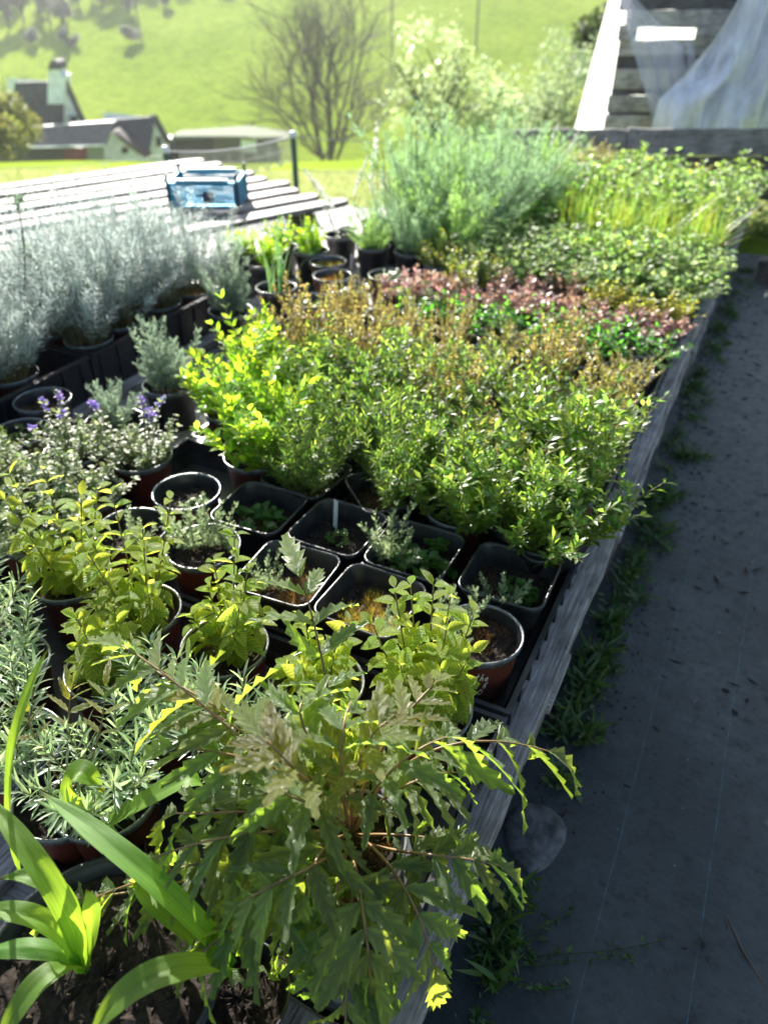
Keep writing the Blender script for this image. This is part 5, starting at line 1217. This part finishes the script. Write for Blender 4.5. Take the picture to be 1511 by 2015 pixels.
for zz in (.07, .14): g.tube(base[:54] - np.array([0, 0, zz]), .0018, 4)
put('netting', g.mesh('netting', plain('rusty_netting', (.62, .60, .48), .5, .5, .4)), fw)

# ------------------------------------------------------------ meadow grass
def meadow():
    g = G(); k = 60000
    s = 4.7 + 14 * rng.random(k) ** 1.7; t = rng.uniform(-1, 1, k) * (s * .62 + .5); 
    X = s * HD.x + t * HR.x; Y = s * HD.y + t * HR.y
    ok = ~((X > -3.4) & (X < 2.6) & (Y < 4.6)); X, Y, s = X[ok], Y[ok], s[ok]; k = len(X)
    P = np.stack([X, Y, ground_z(X, Y) - .015], -1); V = np.array([(-.5, 0, 0), (.5, 0, 0), (.15, .6, .0), (0, 1, 0)]) * np.array([1, 1, 1]); F = np.array([(0, 1, 2, 3)])
    D = np.array([0, 0, 1.]) + rvec(k, .35); M = frames(D, rvec(k)); hh = (.06 + .05 * rng.random(k)) * (1 + .4 * np.sin(X * 3) * np.sin(Y * 2.3)); ww = .006 + .0012 * s
    M = M * np.stack([ww, hh, hh], -1)[:, None, :]
    g.inst(V, F, M, P); return g.mesh('meadow_grass', [LM['grass']])
put('meadow_grass', meadow(), kind='stuff')

# ------------------------------------------------------------ trees and shrubs
def branches(o, root, h, n_main, spread, levels, seed, name='limb', r0=.22, twigs=True, mat=M_bark, cut=1.0, dens=3):
    """returns tips; limbs are parts, fine twigs one joined part"""
    r = np.random.default_rng(seed); tw = G(); tips = []
    def grow(p, d, L, rad, lv, g):
        k = 4; pts = [p]
        for i in range(k):
            d = unit(d + r.normal(0, .10, 3) + np.array([0, 0, .03 + .09 * (lv < 2)])); pts.append(pts[-1] + d * L / k)
        pts = np.array(pts); (g if lv < 2 else tw).tube(pts, np.linspace(rad, rad * .62, k + 1), 6 if lv < 2 else 3, 0, False)
        tips.append(pts[-1])
        if lv >= levels: return
        nb = dens + (lv > 0)
        for j in range(nb):
            f = r.uniform(.3, 1) if j else 1; b = pts[min(k, int(f * k))]
            ax = unit(r.normal(0, 1, 3)); nd = unit(d + ax * r.uniform(.5, 1.0)); nd[2] = nd[2] * .85 + .10
            grow(b, unit(nd), L * r.uniform(.58, .78), rad * .6 * (.6 if lv > 2 else 1), lv + 1, g)
    for i in range(n_main):
        a = i * 2 * math.pi / n_main + r.normal(0, .3); tl = spread * r.uniform(.4, 1.1); d = np.array([math.cos(a) * math.sin(tl), math.sin(a) * math.sin(tl), math.cos(tl)])
        g = G(); grow(np.array([math.cos(a) * r0 * .5, math.sin(a) * r0 * .5, root]), d, h * .40, r0 * .42, 0, g); put(name, g.mesh(name, mat), o)
    if tw.n: put('twigs', tw.mesh('twigs', mat), o, kind='stuff')
    return np.array(tips)
def gz(v): return float(ground_z(np.array(v.x), np.array(v.y)))
v = at_s(648, 280, 57); v.z = gz(v)
bt = thing('bare_tree', 'large leafless tree with several trunks standing alone below the green hill', 'tree', tuple(v))
put('trunk', G().tube([(0, 0, -.3), (0, 0, 1.0), (.05, 0, 2.4)], [.50, .40, .34], 10).mesh('trunk', M_bark), bt)
branches(bt, 2.0, 12.5, 7, .42, 5, 41, r0=.32, dens=3)
v = at_s(18, 150, 75); v.z = gz(v)
b_ = thing('bare_tree', 'slender leafless tree on the hillside behind the stone chimney', 'tree', tuple(v)); branches(b_, 0, 6, 3, .3, 4, 9, r0=.12)
v = at_s(345, 262, 66); v.z = gz(v)
b_ = thing('bare_tree', 'small faint leafless tree between the barn and the big bare tree', 'tree', tuple(v)); branches(b_, 0, 3.6, 3, .3, 4, 12, r0=.07)
def crown_tree(name, label, base, h, cw, mat, nleaf, lsz, trunkh=.25, cat='tree', seed=1, n_main=5, blobs=9, limbs=True, barkm=M_bark, zc=.6, group=None, zr=.42):
    r = np.random.default_rng(seed); o = thing(name, label, cat, base, 0, group)
    tip = np.zeros((0, 3))
    if limbs:
        put('trunk', G().tube([(0, 0, -.05), (0, 0, h * trunkh)], [h * .03, h * .02], 7).mesh('trunk', barkm), o)
        tip = branches(o, h * trunkh * .8, h * .62, n_main, .45, 3, seed, r0=h * .03, mat=barkm)
    g = G(); C = r.normal(0, 1, (blobs, 3)); C = unit(C) * r.uniform(.2, .95 if blobs > 60 else .75, (blobs, 1)); C = C * np.array([cw / 2, cw / 2, h * zr]) + np.array([0, 0, h * zc])
    R_ = r.uniform(.15, .42, blobs) * cw * (.26 if blobs > 60 else .45 if blobs > 24 else .6)
    i = r.integers(0, blobs, nleaf); u = unit(r.normal(0, 1, (nleaf, 3))) * (r.random((nleaf, 1)) ** .4)
    P = C[i] + u * R_[i][:, None] * np.array([1, 1, 1.1])
    V, F = leaf_shape(1, .55, .1, .15)
    V = np.array([(0, 0, 0), (.3, .5, .05), (0, 1, -.05), (-.3, .5, .05)]); F = np.array([(0, 1, 2, 3)])
    g.inst(V, F, frames(r.normal(0, 1, (nleaf, 3)) + np.array([0, 0, .3]), r.normal(0, 1, (nleaf, 3))) * (lsz * r.uniform(.5, 1.3, nleaf))[:, None, None], P)
    put('crown', g.mesh('crown', [mat]), o, kind='stuff'); return o
def on(px, s, py=300): v = at_s(px, py, s); return (v.x, v.y, gz(v))
bs_ = on(862, 9.5); crown_tree('young_tree', 'slender young tree with tiny pale leaves behind the dill', bs_, (row_z(-5, 9.5) - bs_[2]) * .98, 1.5, LM['shrub'], 2600, .042, .3, seed=3, blobs=70, zc=.62, zr=.40)
bs_ = on(1075, 10.5); crown_tree('blossoming_shrub', 'airy whitish-green shrub left of the film covered frame', bs_, (row_z(25, 10.5) - bs_[2]), 2.1, LM['arte'], 5200, .045, .15, 'shrub', 4, blobs=80, zc=.52, zr=.38)
bs_ = on(960, 8.8); crown_tree('blossoming_shrub', 'small pale shrub between the young tree and the whitish shrub', bs_, (row_z(150, 8.8) - bs_[2]), 1.2, LM['shrub'], 2600, .05, .2, 'shrub', 14, blobs=16, zc=.55)
bs_ = on(1190, 16); crown_tree('conifer', 'dark evergreen top behind the whitish shrub', bs_, row_z(-60, 16) - bs_[2] - .35, 2.0, LM['conif'], 6000, .14, .3, seed=6, blobs=14, zc=.72, zr=.22)
bs_ = on(10, 33); crown_tree('olive_tree', 'rounded olive-green tree at the left edge before the farmhouse', bs_, row_z(150, 33) - bs_[2], 4.0, LM['bush'], 16000, .16, .3, seed=7, blobs=26, zc=.55, zr=.42)
# woodland on the hill at the top left
M_wl = [leafmat('winter_wood_crown', (.17, .19, .17), (.26, .28, .22), .4, .7, .4), leafmat('grey_wood_crown', (.23, .25, .23), (.33, .35, .29), .4, .7, .4)]
proto = []
for q in range(4):
    o = crown_tree('woodland_tree', 'x', (0, 0, 0), 8, 5, M_wl[q % 2], 3600, .32, .3, seed=20 + q, blobs=12, zc=.6); proto.append(o)
wl = [(-60, 20, 116), (-20, 35, 112), (15, 45, 108), (45, 38, 110), (75, 20, 114), (98, 46, 108), (120, 40, 110), (130, 70, 104), (155, 20, 116), (185, 15, 118), (205, 30, 113), (232, 12, 118), (255, 40, 110), (262, 8, 120), (290, -5, 124), (320, -12, 126), (355, -10, 126), (395, -14, 127), (430, -16, 128), (30, 5, 122), (90, -5, 124), (150, -10, 124), (220, -12, 126), (-20, 5, 122)]
_ord = sorted(range(len(wl)), key=lambda q: wl[q][0]); WP = {}
for q_, i_ in enumerate(_ord): WP[i_] = ('%s from the left of the front trees' if wl[i_][2] < 112 else '%s from the left along the wood') % (['first', 'second', 'third', 'fourth', 'fifth', 'sixth', 'seventh', 'eighth', 'ninth', 'tenth', 'eleventh', 'twelfth', 'thirteenth', 'fourteenth', 'fifteenth', 'sixteenth', 'seventeenth', 'eighteenth', 'nineteenth', 'twentieth', 'next to last', 'last'][len([z for z in _ord[:q_] if (wl[z][2] < 112) == (wl[i_][2] < 112)])])
for i, (px, py, s) in enumerate(wl):
    src = proto[i % 4]; o = src if i < 4 else copy_tree(src)
    v = at_s(px, py - 8, s + 4); o.location = (v.x, v.y, gz(v) - .5); o.rotation_euler.z = rng.uniform(0, 6); sc_ = rng.uniform(.5, .85); o.scale = (sc_, sc_, sc_)
    o['label'] = 'greyish woodland tree on the upper left hillside, ' + WP[i]; o['group'] = 'woodland trees on the upper left hillside'
for i, (px, py, s, lb) in enumerate([(63, 68, 104, 'dark round bush in the pasture below the wood, left one'), (258, 74, 102, 'dark round bush in the pasture beside the thin pole'), (330, 24, 116, 'small dark bush alone near the top of the pasture'), (133, 78, 102, 'dark bush at the foot of the wood above the chimney')]):
    v = at_s(px, py, s); crown_tree('hillside_bush', lb, (v.x, v.y, gz(v)), 1.9, 2.6, M_wl[0], 900, .3, .1, 'bush', 40 + i, limbs=False, blobs=7, zc=.5)
def pole(px, s, pyt, pyb, lb, r=.12):
    v = at_s(px, pyb, s); z0 = gz(v); o = thing('utility_pole', lb, 'pole', (v.x, v.y, z0), 0, 'thin poles on the hill'); h = max(3, row_z(pyt, s) - z0)
    put('pole_shaft', G().tube([(0, 0, -.3), (0, 0, h)], [r, r * .7], 8).mesh('pole_shaft', M_bark), o)
    put('crossbar', G().box((0, 0, h - .4), (1.4, .1, .1)).mesh('crossbar', M_bark), o)
pole(771, 92, -60, 92, 'grey utility pole on the hillside above the bare tree'); pole(277, 108, 0, 74, 'thin pole standing beside the dark hillside bush', .1); pole(938, 98, -60, 62, 'utility pole above the young tree')

# ------------------------------------------------------------ farm buildings
M_slate = plain('dark_slate_roof', (.045, .047, .058), .75, nscale=4, namt=.3); M_wallw = plain('pale_rendered_wall', (.72, .77, .88), .8, nscale=3, namt=.15)
M_tile = plain('old_tile_roof', (.16, .145, .13), .8, nscale=6, namt=.3); M_wallr = plain('dark_red_wall', (.16, .035, .045), .8, nscale=4); M_dark = plain('dark_opening', (.02, .022, .026), .6)
M_moss = plain('mossy_roof_edge', (.10, .13, .06), .9, nscale=5)
HR_ = np.array(HR); HD_ = np.array(HD)
def solid(pts_bottom_top, faces, mat, nm, o, O):
    put(nm, G().add(np.array(pts_bottom_top) - np.array(O), faces).mesh(nm, mat, smooth=False) if len(set(map(len, faces))) == 1 else None, o)
def wpt(px, py, s): v = at_s(px, py, s); return np.array((v.x, v.y, v.z))
def house(label, name, base_px, s, segs):
    v = at_s(base_px, 320, s); O = np.array((v.x, v.y, gz(v))); return thing(name, label, 'house', tuple(O)), O
DL_ = (-HR_ * .85 + HD_ * .53)
def prism(nm, o, O, fpts, depth, mat, dvec=None):
    if nm == 'wall': dvec = DL_
    if nm == 'roof_verge': depth = .3; dvec = DL_
    """extrude a polygon of surveyed points (px,py,s) away from the viewer"""
    P = np.array([wpt(*q) for q in fpts]) - O; d = (HD_ if dvec is None else dvec) * depth; n = len(P); g = G(); V = np.vstack([P, P + d]); g.v.append(V); g.n = 2 * n
    F4 = [(i, (i + 1) % n, n + (i + 1) % n, n + i) for i in range(n)]; g.f4.append(np.array(F4)); g.m4.append(np.zeros(n, int))
    T = [(0, i, i + 1) for i in range(1, n - 1)] + [(n, n + i + 1, n + i) for i in range(1, n - 1)]; g.f3.append(np.array(T)); g.m3.append(np.zeros(len(T), int))
    return put(nm, g.mesh(nm, mat, smooth=False), o)
# tall farmhouse
o, O = house('tall stone farmhouse with steep slate roof and big chimney, its gable facing right', 'farmhouse', 110, 50, None)
prism('roof', o, O, [(30, 162, 50), (122, 160, 50), (124, 330, 49), (10, 330, 49)], .3, M_slate)
prism('wall', o, O, [(124, 162, 50.2), (140, 178, 50.2), (166, 244, 50.2), (166, 345, 50.2), (124, 345, 50.2)], 5, M_wallw)
prism('roof_verge', o, O, [(126, 152, 50.0), (131, 150, 50.0), (171, 240, 50.0), (166, 243, 50.0)], 5.2, M_slate)
ch_ = prism('chimney', o, O, [(94, 205, 49.6), (124, 205, 49.6), (128, 150, 49.6), (118, 146, 49.6), (116, 136, 49.6), (96, 136, 49.6), (96, 150, 49.6)], 1.2, M_wallw)
prism('chimney_cap', o, O, [(95, 137, 49.5), (119, 137, 49.5), (114, 122, 49.5), (106, 117, 49.5), (98, 122, 49.5)], 1.3, M_slate)
prism('window', o, O, [(138, 228, 50.1), (153, 228, 50.1), (153, 240, 50.1), (138, 240, 50.1)], .05, M_dark)
prism('window', o, O, [(60, 200, 49.4), (72, 200, 49.4), (72, 214, 49.4), (60, 214, 49.4)], .1, M_dark)
# low old tiled building
o, O = house('low outbuilding with pale old tiled roof and dark red wall in front of the farmhouse', 'outbuilding', 140, 45, None)
prism('roof', o, O, [(60, 252, 45.6), (224, 240, 45.6), (208, 288, 44.2), (60, 292, 44.2)], .25, M_tile)
prism('ridge', o, O, [(60, 250, 45.6), (224, 239, 45.6), (224, 243, 45.6), (60, 255, 45.6)], .4, plain('sun_painted_ridge_tile', (.4, .4, .4), .5))  # paler strip paints the sun highlight along the top of the roof
prism('wall', o, O, [(60, 290, 44.6), (173, 290, 44.6), (173, 345, 44.6), (60, 345, 44.6)], 4, M_dark)
prism('door', o, O, [(128, 292, 44.5), (170, 290, 44.5), (172, 345, 44.5), (128, 345, 44.5)], .08, M_wallr)
prism('wall', o, O, [(173, 289, 44.55), (206, 287, 44.55), (206, 345, 44.55), (173, 345, 44.55)], 4, plain('grey_green_wall', (.20, .23, .22), .8))
# barn
o, O = house('barn with dark slate roof and pale bluish gable ends', 'barn', 260, 46, None)
prism('roof', o, O, [(158, 241, 47.5), (305, 229, 47.5), (290, 312, 46), (222, 262, 46), (205, 262, 46.5)], .3, M_slate)
prism('roof', o, O, [(222, 258, 45.8), (228, 258, 45.8), (291, 306, 45.8), (286, 312, 45.8)], 1, plain('brown_verge', (.08, .06, .05), .8))
prism('wall', o, O, [(219, 260, 46.1), (284, 312, 46.1), (284, 345, 46.1), (203, 345, 46.1), (205, 288, 46.1)], .5, M_wallw)
prism('wall', o, O, [(305, 232, 47.3), (332, 282, 47.3), (332, 345, 47.3), (288, 345, 47.3), (290, 300, 47.3)], 4, M_wallw)
prism('roof_verge', o, O, [(303, 228, 47.0), (309, 226, 47.0), (339, 280, 47.0), (334, 284, 47.0)], 4.5, M_slate)
prism('window', o, O, [(240, 290, 46.0), (252, 290, 46.0), (252, 302, 46.0), (240, 302, 46.0)], .06, M_dark)
prism('gutter', o, O, [(60, 289, 44.1), (208, 285, 44.1), (208, 288, 44.1), (60, 292, 44.1)], .1, M_wallw)
prism('window', o, O, [(308, 268, 47.2), (318, 272, 47.2), (318, 290, 47.2), (308, 288, 47.2)], .06, M_dark)
# long shed
o, O = house('long low shed with dark open front and mossy light roof edge', 'shed', 450, 47, None)
prism('wall', o, O, [(345, 275, 47.3), (545, 275, 47.3), (553, 345, 47.3), (345, 345, 47.3)], 3, M_dark)
prism('roof', o, O, [(338, 268, 47), (478, 258, 48.5), (565, 270, 47), (556, 278, 46.8), (478, 268, 46.8), (338, 277, 46.8)], 2, M_moss)
prism('panel', o, O, [(474, 272, 47.1), (505, 274, 47.1), (505, 300, 47.1), (474, 300, 47.1)], .1, M_wallw)
prism('panel', o, O, [(508, 290, 47.1), (552, 290, 47.1), (552, 318, 47.1), (508, 318, 47.1)], .1, plain('grey_boarding', (.14, .15, .18), .8))
prism('panel', o, O, [(420, 272, 47.1), (470, 272, 47.1), (470, 300, 47.1), (420, 300, 47.1)], .1, plain('brown_boarding', (.09, .085, .06), .8))

# ------------------------------------------------------------ air
m = bpy.data.materials.new('haze_air'); m.use_nodes = True; m.node_tree.nodes.remove(m.node_tree.nodes['Principled BSDF'])
pv = m.node_tree.nodes.new('ShaderNodeVolumePrincipled'); pv.inputs['Color'].default_value = (.93, .96, 1, 1); pv.inputs['Density'].default_value = .00055; pv.inputs['Anisotropy'].default_value = .55
m.node_tree.links.new(pv.outputs[0], m.node_tree.nodes['Material Output'].inputs['Volume'])
put('haze', G().box((0, 0, 20), (1300, 1300, 80)).mesh('haze', m, smooth=False), kind='stuff')
